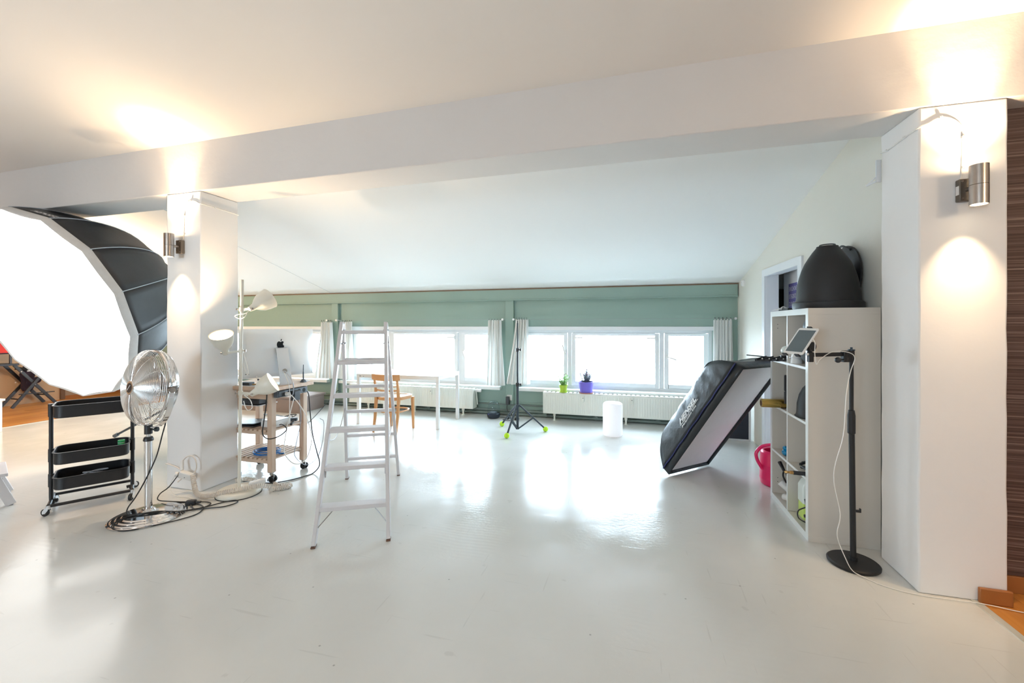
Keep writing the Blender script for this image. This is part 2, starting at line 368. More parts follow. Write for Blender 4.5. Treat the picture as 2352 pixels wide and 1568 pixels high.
    def prism(s, poly, z0, z1):
        n = len(poly); vs = [(x,y,z0) for x,y in poly]+[(x,y,z1) for x,y in poly]
        return s.add(vs, [tuple(range(n-1,-1,-1)), tuple(range(n,2*n))]+[(i,(i+1)%n,(i+1)%n+n,i+n) for i in range(n)])
    def xf(s, Mx):
        s.v = [Mx @ p for p in s.v]; return s
def smooth(P, k, closed=False):
    out = []; m = len(P)
    for i in range(m if closed else m-1):
        p0 = P[(i-1) % m] if (closed or i > 0) else P[i]*2-P[i+1]
        p1 = P[i]; p2 = P[(i+1) % m]; p3 = P[(i+2) % m] if (closed or i < m-2) else p2*2-p1
        for q in range(k):
            t = q/k
            out.append(0.5*((2*p1)+(p2-p0)*t+(2*p0-5*p1+4*p2-p3)*t*t+(3*p1-p0-3*p2+p3)*t**3))
    if not closed: out.append(P[-1])
    return out
def rrect(cx, cy, lx, ly, r, z, n=6):
    pts = []
    for (sx, sy, a0) in ((1,1,0),(-1,1,PI/2),(-1,-1,PI),(1,-1,3*PI/2)):
        for i in range(n+1):
            a = a0+PI/2*i/n; pts.append(V((cx+sx*(lx/2-r)+r*math.cos(a), cy+sy*(ly/2-r)+r*math.sin(a), z)))
    return pts
def mk(name, g, m, parent=None, bev=0.0, ang=35, recalc=True, solid=0.0):
    me = bpy.data.meshes.new(name); me.from_pydata([tuple(p) for p in g.v], [], g.f); me.update()
    bm = bmesh.new(); bm.from_mesh(me); bmesh.ops.remove_doubles(bm, verts=bm.verts, dist=1e-6)
    if recalc: bmesh.ops.recalc_face_normals(bm, faces=bm.faces)
    bm.to_mesh(me); bm.free()
    for p in me.polygons: p.use_smooth = True
    me.set_sharp_from_angle(angle=math.radians(ang))
    o = bpy.data.objects.new(name, me); COL.objects.link(o); me.materials.append(m)
    if parent is not None: o.parent = parent
    if bev > 0:
        b = o.modifiers.new('bevel', 'BEVEL'); b.width = bev; b.segments = 2; b.limit_method = 'ANGLE'; b.angle_limit = math.radians(40)
    if solid > 0:
        so = o.modifiers.new('solidify', 'SOLIDIFY'); so.thickness = solid; so.offset = 0
    return o
def tag(o, label, cat, group=None):
    o['label'] = label; o['category'] = cat
    if group: o['group'] = group
    return o
def empty(name, loc, label, cat, rz=0.0, group=None):
    o = bpy.data.objects.new(name, None); COL.objects.link(o); o.location = loc; o.rotation_euler = (0,0,rz)
    o.empty_display_size = 0.1
    return tag(o, label, cat, group)
def solo(name, g, m, label, cat, group=None, **kw):
    xs = [p.x for p in g.v]; ys = [p.y for p in g.v]; zs = [p.z for p in g.v]
    c = V(((min(xs)+max(xs))/2, (min(ys)+max(ys))/2, min(zs))); g.v = [p-c for p in g.v]
    o = mk(name, g, m, **kw); o.location = c; return tag(o, label, cat, group)
def struct(name, g, m, parent=None, **kw):
    o = mk(name, g, m, parent, **kw)
    if parent is None: o['kind'] = 'structure'
    return o
def wpart(name, g, m, root, **kw):                # geometry given in world coordinates, made local to its root
    g.v = [root.matrix_basis.inverted() @ p for p in g.v]; return mk(name, g, m, root, **kw)
def copy_tree(o, parent=None):
    c = o.copy(); COL.objects.link(c)
    if parent is not None: c.parent = parent
    for ch in [x for x in bpy.data.objects if x.parent == o and x is not c]: copy_tree(ch, c)
    return c

# ================================================================ the setting
YB = 6.27
def cz(y): return 1.92 + 0.266*(YB-y)          # sloping attic ceiling
g = G().bx(-8.1,1.61,-4.6,2.80,-0.1,0).bx(-8.1,1.60,2.80,6.3,-0.1,0)
struct('floor', g, M['floor'])
# laminate floors left and right
fl = struct('floor_left', G().bx(-10.4,-8.13,-4.6,6.3,-0.1,-0.012), M['brown_line'])
pl = None; k = 0
for i in range(12):
    x0 = -8.13-0.19*(i+1); off = (i*0.37) % 1.2
    y = 1.6-off
    while y < 6.25:
        y1 = min(y+1.28, 6.27); g = G().box((0,0,0), (0.1885, y1-y-0.002, 0.012))
        o = mk('plank', g, M['floor_wood'], fl); o.location = (x0+0.095, (y+y1)/2, -0.006); y += 1.28
fr = struct('floor_right', G().bx(1.645,5.0,-4.6,2.8,-0.1,-0.012), M['brown_line'])
for i in range(6):
    x0 = 1.645+0.19*i; y = 2.8
    y -= (i*0.41) % 1.0
    ys = [2.8]+([y] if y < 2.79 else [])
    while ys[-1] > 0.6: ys.append(ys[-1]-1.28)
    for a, b in zip(ys, ys[1:]):
        o = mk('plank', G().box((0,0,0), (0.1885, a-b-0.002, 0.012)), M['floor_wood'], fr); o.location = (x0+0.095, (a+b)/2, -0.006)
struct('trim_1', G().bx(-8.13,-8.10,-4.6,6.27,-0.1,0.004), M['metal_strip'])
struct('trim_2', G().bx(1.61,1.645,-4.6,2.8,-0.1,0.004), M['metal_strip'], bev=0.002)
# ceiling
def ceil_slab(name, y0, y1, m):
    g = G(); vs = []
    for x in (-10.5, 5.1):
        for y in (y0, y1): vs += [(x,y,cz(y)), (x,y,cz(y)+0.12)]
    g.add(vs, [(0,4,6,2),(1,3,7,5),(0,1,5,4),(2,6,7,3),(0,2,3,1),(4,5,7,6)])
    return struct(name, g, m)
ceil_slab('ceiling', 2.8, YB+0.3, M['ceiling']); ceil_slab('ceiling_front_room', -4.8, 2.8, M['ceiling_warm_lit'])
def ceil_strip(x, ya, yb, w, t):
    g = G(); vs = []
    for xx in (x-w/2, x+w/2):
        for yy in (ya, yb): vs += [(xx,yy,cz(yy)-t),(xx,yy,cz(yy)+0.01)]
    return g.add(vs, [(0,4,6,2),(1,3,7,5),(0,1,5,4),(2,6,7,3),(0,2,3,1),(4,5,7,6)])
struct('trim_3', ceil_strip(-5.03, 3.0, 6.21, 0.012, 0.006), M['ceiling'])
# beam and pillars
g = G(); vs = []
for x in (-10.3, 5.0):
    vs += [(x,2.656,2.475),(x,3.0,2.475),(x,3.0,cz(3.0)+0.02),(x,2.656,cz(2.656)+0.02)]
g.add(vs, [(0,3,2,1),(4,5,6,7),(0,1,5,4),(1,2,6,5),(2,3,7,6),(3,0,4,7)])
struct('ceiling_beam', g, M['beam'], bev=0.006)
def pillar(name, x0, x1):
    n = 22; loops = []
    rnd = random.Random(len(name)*3+int(x0*10))
    for i in range(n+1):
        z = 2.475*i/n
        j = [rnd.uniform(-0.002,0.002) for _ in range(8)]
        loops.append([V((x0+j[0],2.656+j[1],z)), V((x1+j[2],2.656+j[3],z)), V((x1+j[4],3.0+j[5],z)), V((x0+j[6],3.0+j[7],z))])
    return struct(name, G().loft(loops, True, True, True), M['plaster_rough'], bev=0.008, ang=30)
pillar('wall_pillar_left', -3.80, -3.42)
pillar('wall_pillar_right', 1.40, 1.755)
# green window wall
g = G(); T = 0.26
wins = ((-7.9,-5.12), (-4.73,-1.98), (-1.66,1.04)); ZW0, ZW1 = 0.43, 1.352
g.bx(-10.3,1.6,YB,YB+T,0,ZW0).bx(-10.3,1.6,YB,YB+T,ZW1,1.97)
xs = [-10.3]+[v for q in wins for v in q]+[1.6]
for i in range(0, len(xs), 2): g.bx(xs[i], xs[i+1], YB, YB+T, ZW0, ZW1)
wb_ = struct('wall_back', g, M['green'])
mk('ledge_beam', G().bx(-10.3,1.325,YB-0.06,YB,1.765,1.93), M['green'], wb_, bev=0.004)
mk('ledge_lip', G().bx(-10.3,1.325,YB-0.075,YB,1.752,1.765), M['green'], wb_)
for (a, b) in ((-5.03,-4.90), (-1.885,-1.755), (-8.2,-8.07)):
    mk('wall_post', G().bx(a,b,YB-0.05,YB,0.17,1.752), M['green'], wb_, bev=0.004)
mk('wall_ledge_strip', G().bx(-10.3,1.32,YB-0.004,YB,1.525,1.532), M['green'], wb_)
struct('trim_4', G().bx(-10.3,1.33,YB-0.064,YB-0.058,1.915,1.931), M['brown_line'])
# heating pipes along the wall foot
pr = empty('heating_pipes', (-2.0, YB-0.06, 0), 'green-grey heating pipes running low along the green wall', 'pipe')
for j, (zz, rr, yy) in enumerate(((0.028,0.022,0.05),(0.075,0.018,0.05),(0.16,0.010,0.02))):
    wpart('pipe', G().cyl((-8.0,YB-yy,zz),(1.28,YB-yy,zz),rr,n=12), M['pipe'], pr)
for x in (-3.2, -0.55, 0.3, -2.6, -1.3, -6.0):
    wpart('pipe_joint', G().cyl((x,YB-0.05,0.034),(x+0.06,YB-0.05,0.034),0.032,n=12).cyl((x+0.03,YB-0.05,0.03),(x+0.03,YB-0.05,0.08),0.024,n=10), M['pipe'], pr)
struct('baseboard_back', G().bx(-10.3,1.33,YB-0.018,YB,0,0.025).bx(-10.3,1.33,YB-0.012,YB,0.18,0.20), M['green'])
# windows
def window(idx, x0, x1, mull, handles):
    r = bpy.data.objects.new('window_%d' % idx, None); COL.objects.link(r); r['kind'] = 'structure'; r.location = (x0, YB, ZW0)
    ya, yb = YB+0.10, YB+0.17; fw = 0.055
    g = G().bx(x0,x1,YB-0.012,YB+0.12,ZW1-0.05,ZW1+0.004).bx(x0,x1,ya,yb,ZW1-0.09,ZW1-0.05).bx(x0,x1,ya,yb,ZW0,ZW0+0.05)
    g.bx(x0,x0+0.05,ya,yb,ZW0+0.05,ZW1-0.09).bx(x1-0.05,x1,ya,yb,ZW0+0.05,ZW1-0.09)
    for mx_ in mull: g.bx(mx_-0.03,mx_+0.03,ya,yb,ZW0+0.05,ZW1-0.09)
    wpart('window_frame', g, M['win_white'], r, bev=0.003)
    ed = [x0+0.05]+[q for m_ in mull for q in (m_-0.03, m_+0.03)]+[x1-0.05]
    for i in range(0, len(ed), 2):
        a, b = ed[i]+0.004, ed[i+1]-0.004; z0, z1 = ZW0+0.054, ZW1-0.094; y0_, y1_ = ya-0.02, ya+0.03
        g = G().bx(a,a+fw,y0_,y1_,z0,z1).bx(b-fw,b,y0_,y1_,z0,z1).bx(a+fw,b-fw,y0_,y1_,z0,z0+fw).bx(a+fw,b-fw,y0_,y1_,z1-fw+0.02,z1)
        s_ = wpart('sash', g, M['win_white'], r, bev=0.003)
        gp = G().bx(a+fw-0.004,b-fw+0.004,ya+0.002,ya+0.006,z0+fw-0.004,z1-fw+0.024); gp.v = [r.matrix_basis.inverted() @ p for p in gp.v]
        mk('pane', gp, M['pane'], s_)
    for (hx, hz, ang) in handles:
        d = V((math.sin(ang), 0, math.cos(ang)))
        g = G().box((hx, ya-0.03, hz), (0.028, 0.02, 0.06)).cyl((hx,ya-0.04,hz),(hx,ya-0.065,hz),0.008,n=8).bar(V((hx,ya-0.065,hz)), V((hx,ya-0.065,hz))+d*0.12, 0.018, 0.012, (0,1,0))
        wpart('window_handle', g, M['white_plastic'], r, bev=0.002)
    g = G().bx(x0-0.02 if idx != 2 else x0-0.13, x1+0.02, YB-0.085, YB+0.12, ZW0-0.045, ZW0+0.004)
    wpart('window_sill', g, M['sill'], r, bev=0.004)
    return r
window(1, -7.9, -5.12, (-7.0, -5.95), ())
window(2, -4.73, -1.98, (-3.98, -2.69), ((-2.62,0.95,PI*0.9),(-2.78,1.18,-PI/2)))
window(3, -1.66, 1.04, (-0.92, 0.385), ((-0.985,0.97,-0.3),(-0.84,1.19,PI/2),(0.30,1.19,-PI/2),(0.46,0.93,1.9)))
struct('ground_outside', G().bx(-40,40,YB+3,80,-6.0,-5.9), mat('pale_ground', (0.55,0.57,0.55), 0.9, noise=0.1))
# right wall of the window room (very slightly out of square), with the doorway
def xw(y): return 1.47-0.0413*(y-3.0)
DY0, DY1, DZ = 4.31, 5.19, 1.93
def wall_seg(ya, yb, z0, z1a, z1b, t=0.12):
    g = G(); vs = []
    for (yy, zt) in ((ya, z1a), (yb, z1b)):
        for xx in (xw(yy), xw(yy)+t): vs += [(xx,yy,z0),(xx,yy,zt)]
    return g.add(vs, [(0,1,3,2),(4,6,7,5),(0,4,5,1),(2,3,7,6),(1,5,7,3),(0,2,6,4)])
gw = wall_seg(2.99, DY0, 0, cz(2.99)+0.02, cz(DY0)+0.02)
for a, b, z0 in ((DY0, DY1, DZ), (DY1, YB+0.1, 0)):
    q = wall_seg(a, b, z0, cz(a)+0.02, cz(b)+0.02); gw.add(q.v, q.f)
struct('wall_right', gw, M['cream'])
dr = bpy.data.objects.new('door_1', None); COL.objects.link(dr); dr['kind'] = 'structure'; dr.location = (xw(DY0), DY0, 0)
g = G()
for (a, b, z0, z1) in ((DY0-0.07, DY0+0.012, 0, DZ+0.045), (DY1-0.012, DY1+0.07, 0, DZ+0.045), (DY0+0.012, DY1-0.012, DZ-0.03, DZ+0.045)):
    q = wall_seg(a, b, z0, z1, z1, 0.03); q.v = [p+V((-0.018,0,0)) for p in q.v]; g.add(q.v, q.f)
wpart('door_casing', g, M['door_white'], dr, bev=0.003)
g = G()
for (a, b, z0, z1) in ((DY0+0.001, DY0+0.02, 0, DZ-0.001), (DY1-0.02, DY1-0.001, 0, DZ-0.001), (DY0+0.02, DY1-0.02, DZ-0.02, DZ-0.001)):
    q = wall_seg(a, b, z0, z1, z1, 0.118); g.add(q.v, q.f)
wpart('door_lining', g, M['door_white'], dr)
# closet behind the doorway
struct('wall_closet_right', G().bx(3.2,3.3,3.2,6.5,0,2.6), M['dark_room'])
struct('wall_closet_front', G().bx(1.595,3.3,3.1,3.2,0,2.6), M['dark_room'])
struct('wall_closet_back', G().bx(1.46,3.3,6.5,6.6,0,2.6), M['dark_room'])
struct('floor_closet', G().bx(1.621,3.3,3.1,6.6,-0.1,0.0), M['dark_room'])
struct('floor_doorway', G().bx(1.60,1.62,3.1,6.3,-0.1,0.0), M['floor'])
# brown papered wall right of the pillar
struct('wall_brown', G().bx(1.70,5.0,2.80,2.95,0,2.475), M['reed'])
struct('baseboard_right', G().bx(1.756,5.0,2.783,2.80,0,0.085), M['skirting'], bev=0.003)
struct('baseboard_pillar', G().bx(1.635,1.765,2.636,2.654,0,0.075), M['skirting'], bev=0.005)
# left wall
wl = struct('wall_left', G().bx(-10.5,-10.25,-4.6,YB,0,4.8), M['tan'])
mk('wall_panel', G().bx(-10.25,-10.243,5.34,YB-0.08,0.06,1.9), M['tan_dark'], wl)
mk('corner_batten', G().bx(-10.25,-10.21,5.28,5.34,0.0,1.9), M['brown_line'], wl)
struct('baseboard_left', G().bx(-10.25,-10.235,5.34,YB,0,0.06), M['skirting'])
# rear of the front room, behind the camera: wall with a wide window band
g = G().bx(-10.5,5.1,-4.8,-4.6,0,0.9).bx(-10.5,5.1,-4.8,-4.6,2.1,4.9).bx(-10.5,-4.0,-4.8,-4.6,0.9,2.1).bx(-2.0,5.1,-4.8,-4.6,0.9,2.1)
struct('wall_front', g, M['plaster'])
struct('wall_side', G().bx(5.0,5.2,-4.6,2.9,0,4.9), M['plaster'])
r4 = bpy.data.objects.new('window_4', None); COL.objects.link(r4); r4['kind'] = 'structure'; r4.location = (-3,-4.7,0.9)
g = G().bx(-4.0,-2.0,-4.73,-4.67,0.9,0.96).bx(-4.0,-2.0,-4.73,-4.67,2.04,2.1)
for i in range(3): x = -4.0+2.0*i/2; g.bx(max(-4.0,x-0.035), min(-2.0,x+0.035), -4.73,-4.67,0.96,2.04)
wpart('window_frame', g, M['win_white'], r4)
wpart('pane', G().bx(-4.0,-2.0,-4.703,-4.699,0.9,2.1), M['pane'], r4)

# ================================================================ wall lamps
WARM = (1.0, 0.72, 0.44)
def sconce(x, z, label_, cable, clips, side, clabel, pw=1.0):
    r = empty('wall_lamp', (x, 2.656, z), label_, 'wall lamp', group=None)
    g = G().bx(-0.030,0.030,-0.032,0,-0.055,0.055); mk('mounting_box', g, M['steel_dark'], r, bev=0.004)
    for a in (-0.02,0.02):
        for b in (-0.043,0.043): mk('screw', G().cyl((a,-0.032,b),(a,-0.036,b),0.005,n=10), M['steel'], r)
    mk('rating_label', G().bx(-0.0305,-0.0300,-0.028,-0.006,-0.022,0.022), M['print_white'], r)
    mk('arm', G().cyl((0,-0.032,0),(0,-0.075,0),0.010,n=12), M['steel'], r)
    R_, H, yc = 0.034, 0.0935, -0.106
    for (a, b) in ((-H,-0.002),(0.0,H)):       # two halves of the hollow cylinder
        p = [(R_-0.003,a),(R_,a),(R_,b),(R_-0.003,b),(R_-0.003,a)]
        mk('lamp_tube', G().lathe(p, 32, (0,yc,0)), M['steel'], r)
    mk('reflector_cup', G().lathe([(0.0,0.02),(0.02,0.03),(0.0305,0.07),(0.0305,0.072),(0,0.03)],24,(0,yc,0)), M['chrome'], r)
    mk('reflector_cup', G().lathe([(0.0,-0.02),(0.02,-0.03),(0.0305,-0.07),(0.0305,-0.072),(0,-0.03)],24,(0,yc,0)), M['chrome'], r)
    mk('bulb', G().lathe([(0,0.058),(0.024,0.058),(0.026,0.064),(0,0.066)],20,(0,yc,0)), M['bulb_on'], r)
    mk('bulb', G().lathe([(0,-0.088),(0.026,-0.088),(0.028,-0.082),(0,-0.080)],20,(0,yc,0)), M['bulb_on'], r)
    y = 2.656+yc
    point('wall_lamp_up_light', (x, y, z+0.086), 2.5*pw, WARM, 0.012)
    spot('wall_lamp_up_beam', (x, y, z+0.078), (0,0.04,1), 165*pw, WARM, 48, 1.0, 0.02)
    spot('wall_lamp_up_flood', (x, y, z+0.080), (0,0.0,1), 38*pw, WARM, 104, 1.0, 0.02)
    spot('wall_lamp_down_beam', (x, y, z-0.090), (0,0.10,-1), 50*pw, WARM, 72, 1.0, 0.02)
    c = empty('lamp_cable', cable[0], clabel, 'cable')
    wpart('cable', G().tube(cable, 0.0038, 6, k=6), M['cable_white'], c)
    for (q, nrm) in clips:
        q = V(q); R = frame_from(nrm)
        wpart('cable_clip', G().box(q+V(nrm)*0.004, (0.014,0.010,0.012), R).cyl(q, q+V(nrm)*0.012, 0.0022, n=6), M['white_plastic'], c)
sconce(1.578, 2.032, 'brushed steel up-and-down wall lamp on the right pillar', 
    [(1.565,2.646,2.085),(1.572,2.650,2.12),(1.577,2.651,2.279),(1.575,2.651,2.344),(1.539,2.651,2.392),(1.486,2.651,2.41),(1.430,2.651,2.385),(1.398,2.652,2.372),(1.395,2.71,2.37),(1.395,2.927,2.366),(1.395,2.99,2.374)],
    [((1.577,2.652,2.15),(0,-1,0)),((1.577,2.652,2.30),(0,-1,0)),((1.486,2.652,2.41),(0,-1,0)),((1.397,2.76,2.37),(-1,0,0)),((1.397,2.93,2.366),(-1,0,0))], 1, 'white cable clipped round the top of the right pillar', 1.0)
sconce(-3.625, 2.018, 'brushed steel up-and-down wall lamp on the left pillar',
    [(-3.612,2.646,2.07),(-3.605,2.651,2.1),(-3.595,2.651,2.298),(-3.561,2.651,2.383),(-3.489,2.651,2.395),(-3.43,2.651,2.37),(-3.413,2.655,2.366),(-3.413,2.737,2.365),(-3.413,2.96,2.36),(-3.413,2.995,2.355)],
    [((-3.60,2.652,2.13),(0,-1,0)),((-3.595,2.652,2.28),(0,-1,0)),((-3.52,2.652,2.398),(0,-1,0)),((-3.415,2.78,2.364),(1,0,0)),((-3.415,2.93,2.36),(1,0,0))], -1, 'white cable clipped round the top of the left pillar', 1.0)
# grey bracket on the back edge of the right pillar
r = empty('wall_bracket', (1.39,3.0,2.22), 'small grey hook bracket high on the back edge of the right pillar', 'bracket')
mk('bracket', G().bx(-0.012,0.012,0.0,0.012,-0.01,0.12).bar((0,0.01,0.0),(-0.05,0.03,-0.02),0.01,0.01).bar((-0.05,0.03,-0.02),(0.0,0.012,0.03),0.008,0.006), M['alu'], r)

# ================================================================ curtains on wires
def curtain(xt0, xt1, xb0, xb1, zt, zb, label_, folds=6, seed=0, flare=0.35):
    rnd = random.Random(seed); ph = [rnd.uniform(0,6.28) for _ in range(4)]
    r = empty('curtain', ((xt0+xt1)/2, YB-0.12, zb), label_, 'curtain')
    def fn(u, v):
        e = v**1.3
        x = (xt0+(xt1-xt0)*u)*(1-e)+(xb0+(xb1-xb0)*u)*e
        amp = 0.022+0.014*v
        y = YB-0.12 + amp*math.sin(folds*2*PI*u+ph[0]+0.8*math.sin(3*v+ph[1])) + 0.012*math.sin(2.3*folds*2*PI*u+ph[2]+v)
        x += 0.008*math.sin(folds*4*PI*u+ph[3])
        z = zt+(zb-zt)*v + (0.010*math.sin(folds*2*PI*u+ph[1]) if v < 0.03 else 0) 
        if v > 0.98: z += 0.006*math.sin(5*u+ph[2])
        return V((x,y,z))
    wpart('cloth', G().grid(fn, folds*12, 22), M['curtain'], r, ang=180, recalc=False)
    for i in range(5):
        x = xt0+(xt1-xt0)*(0.08+0.21*i)
        wpart('curtain_clip', G().torus((x,YB-0.12,zt+0.016),0.012,0.0022,12,5,(1,0.3,0)), M['black_plastic'], r)
    return r
curtain(-5.194,-4.975,-5.32,-4.95,1.437,0.465,'white curtain bunched at the right end of the left window', 5, 1)
curtain(-4.76,-4.56,-4.93,-4.52,1.435,0.462,'white curtain behind the top of the ladder, flaring downwards', 5, 2)
curtain(-2.14,-1.925,-2.165,-1.872,1.445,0.458,'white curtain at the right end of the middle window', 5, 3)
curtain(-1.70,-1.515,-1.862,-1.49,1.462,0.49,'white curtain behind the tripod stand, flaring to the left', 5, 4)
curtain(1.02,1.245,1.0,1.262,1.450,0.46,'white curtain beside the right wall', 6, 5)
for (a, b, lab) in ((-7.9,-5.06,'thin curtain wire above the left window'),(-4.88,-1.90,'thin curtain wire above the middle window'),(-1.74,1.29,'thin curtain wire above the right window')):
    r = empty('curtain_wire', ((a+b)/2, YB-0.12, 1.47), lab, 'curtain wire')
    zc = 1.462
    wpart('wire', G().cyl((a,YB-0.12,zc),(b,YB-0.12,zc),0.002,n=6), M['bolt'], r)
    for x in (a+0.006, b-0.006):
        wpart('wire_holder', G().cyl((x,YB,zc),(x,YB-0.13,zc),0.006,n=8).cyl((x,YB-0.11,zc),(x,YB-0.135,zc),0.016,n=14), M['alu'], r)

# ================================================================ radiators
def radiator(x0, x1, z0, z1, yf, label_, meters, feet, bow=0.0):
    r = empty('radiator', ((x0+x1)/2, YB-0.07, 0), label_, 'radiator')
    yb = YB-0.045; n = max(4, int((x1-x0)/0.0333))
    def front(u, v):                           # fluted front sheet
        x = x0+0.012+(x1-x0-0.024)*u; ph = (u*n) % 1.0
        d = 0.0 if (v < 0.07 or v > 0.90) else (0.006 if 0.2 < ph < 0.8 else 0.0)
        return V((x, yf+d, z0+(z1-z0)*v))
    g = G(); vs = []; us = []
    for i in range(n):
        for p in (0.0,0.18,0.28,0.72,0.82): us.append((i+p)/n)
    us.append(1.0); vv = (0,0.07,0.10,0.87,0.90,1)
    def fr2(u, v):
        ph = (u*n) % 1.0; d = 0.004 if (0.2 < ph < 0.8 and 0.08 < v < 0.88) else 0.0
        return V((x0+0.004+(x1-x0-0.008)*u, yf+d, z0+(z1-z0)*v))
    for u in us:
        for v in vv: vs.append(fr2(u, v))
    nv = len(vv); g.add(vs, [(i*nv+j,(i+1)*nv+j,(i+1)*nv+j+1,i*nv+j+1) for i in range(len(us)-1) for j in range(nv-1)])
    wpart('front_panel', g, M['radiator'], r, ang=25)
    wpart('side_cover', G().bx(x0,x0+0.004,yf,yb,z0,z1), M['radiator'], r, bev=0.001)
    wpart('side_cover', G().bx(x1-0.004,x1,yf,yb,z0,z1), M['radiator'], r, bev=0.001)
    wpart('back_panel', G().bx(x0+0.004,x1-0.004,yb-0.012,yb,z0,z1), M['radiator'], r)
    # top grille: two rails with cross bars
    g = G().bx(x0+0.004,x1-0.004,yf,yf+0.022,z1-0.004,z1).bx(x0+0.004,x1-0.004,yb-0.03,yb,z1-0.004,z1)
    k = int((x1-x0)/0.062)
    for i in range(k+1):
        x = x0+0.02+(x1-x0-0.04)*i/k; g.bx(x-0.018,x+0.018,yf+0.022,yb-0.03,z1-0.006,z1-0.002)
    wpart('top_grille', g, M['radiator'], r)
    for x in meters:
        m_ = wpart('heat_meter', G().bx(x-0.016,x+0.016,yf-0.018,yf,z1-0.115,z1-0.03), M['radiator'], r, bev=0.006)
        mk('meter_window', G().bx(x-0.008-r.location.x,x+0.008-r.location.x,yf-0.0195-r.location.y,yf-0.018-r.location.y,z1-0.062,z1-0.055), M['black_plastic'], m_)
    for x in feet:
        wpart('foot', G().cyl((x,yf+0.03,0),(x,yf+0.03,z0+0.005),0.013,n=12).cyl((x,yf+0.03,0),(x,yf+0.03,0.008),0.026,n=14).cyl((x,yf+0.03,z0-0.035),(x,yf+0.03,z0),0.02,n=12), M['radiator'], r)
    return r
radiator(-1.264, 0.95, 0.10, 0.405, 6.055, 'long white radiator under the right window with two plant pots on it', (-0.685, -0.02), (-1.10, -0.1, 0.8))
r = radiator(-4.55, -2.35, 0.10, 0.405, 6.055, 'white radiator under the middle window behind the chair and table', (-3.05,), (-4.2, -3.35, -2.52))
wpart('thermostat_valve', G().cyl((-2.345,6.13,0.375),(-2.32,6.13,0.375),0.014,n=12).cyl((-2.32,6.13,0.375),(-2.245,6.13,0.372),0.024,n=16), M['white_plastic'], r)
wpart('valve_pipe', G().tube([(-2.325,6.13,0.37),(-2.325,6.15,0.3),(-2.33,6.2,0.15)],0.009,8), M['radiator'], r)
# sockets on the wall post
r = empty('wall_socket', (-1.815, YB-0.05, 0.23), 'white double wall socket on the green post with a black plug-in adapter', 'socket')
mk('socket_plate', G().bx(-0.04,0.04,-0.018,0,0.0,0.085), M['white_plastic'], r, bev=0.006)
mk('plug_adapter', G().bx(-0.045,0.01,-0.065,-0.018,-0.055,0.065), M['black_plastic'], r, bev=0.005)
solo('speaker_cable', G().tube([(-1.84,6.17,0.18),(-1.845,6.17,0.12),(-1.82,6.15,0.08),(-1.74,6.12,0.03),(-1.70,6.02,0.012),(-1.66,5.9,0.01),(-1.74,5.83,0.01),(-1.82,5.88,0.01),(-1.78,5.98,0.012),(-1.86,6.02,0.012),(-1.90,6.01,0.012)],0.0045,6,k=6), M['cable_black'], 'black power cable snaking from the wall socket behind the tripod stand', 'cable')
r = empty('cable_adapter', (-1.62,5.93,0), 'small black power adapter lying on the floor behind the tripod stand', 'adapter')
mk('adapter_body', G().box((0,0,0.02),(0.06,0.05,0.036)), M['black_plastic'], r, bev=0.006)
mk('plug', G().cyl((-0.14,0.03,0.02),(-0.14,0.0,0.018),0.018,n=12), M['black_plastic'], r)
# glass dome speaker
r = empty('dome_speaker', (-2.0,6.0,0), 'small speaker lamp with clear dome and black base on the floor', 'speaker')
mk('base', G().lathe([(0,0),(0.075,0.0),(0.09,0.012),(0.097,0.035),(0.098,0.068),(0.092,0.074),(0,0.074)],32), M['navy'], r)
mk('dome', G().lathe([(0.094,0.074),(0.093,0.12),(0.088,0.17),(0.078,0.215),(0.060,0.243),(0.045,0.250),(0.018,0.246),(0.015,0.19)],32), M['dome'], r)
mk('cone', G().lathe([(0.055,0.074),(0.05,0.09),(0.03,0.098),(0.0,0.10)],24), M['grey_plastic'], r)
mk('light_dot', G().box((-0.05,-0.083,0.066),(0.006,0.006,0.004)), mat('blue_led',(0.1,0.1,0.9),0.3,emit=(0.2,0.2,1.0),estr=2.0), r)

# ================================================================ tripod stand on tennis balls
r = empty('light_stand', (-1.43,5.26,0), 'black tripod light stand with yellow-green tennis balls on its feet', 'tripod stand')
hub = V((-1.43,5.26,0.345)); low = V((-1.43,5.26,0.055))
wpart('column', G().cyl((-1.43,5.26,0.05),(-1.43,5.26,0.615),0.0165,n=14), M['bluegrey_metal'], r)
wpart('column', G().cyl((-1.43,5.26,0.6),(-1.43,5.26,1.06),0.0125,n=12), M['bluegrey_metal'], r)
wpart('column', G().cyl((-1.43,5.26,1.05),(-1.43,5.26,1.40),0.009,n=12).cyl((-1.43,5.26,1.40),(-1.43,5.26,1.43),0.006,n=8), M['bluegrey_metal'], r)
for z in (0.615,1.06):
    wpart('clamp_collar', G().cyl((-1.43,5.26,z-0.025),(-1.43,5.26,z+0.02),0.023,n=14).cyl((-1.43,5.26,z),(-1.395,5.245,z),0.007,n=8).box((-1.385,5.24,z),(0.022,0.016,0.03)), M['black_plastic'], r, bev=0.002)
wpart('hub', G().cyl(hub-V((0,0,0.015)),hub+V((0,0,0.012)),0.030,n=12), M['bluegrey_metal'], r)
wpart('hub', G().cyl(low-V((0,0,0.012)),low+V((0,0,0.012)),0.024,n=12), M['bluegrey_metal'], r)
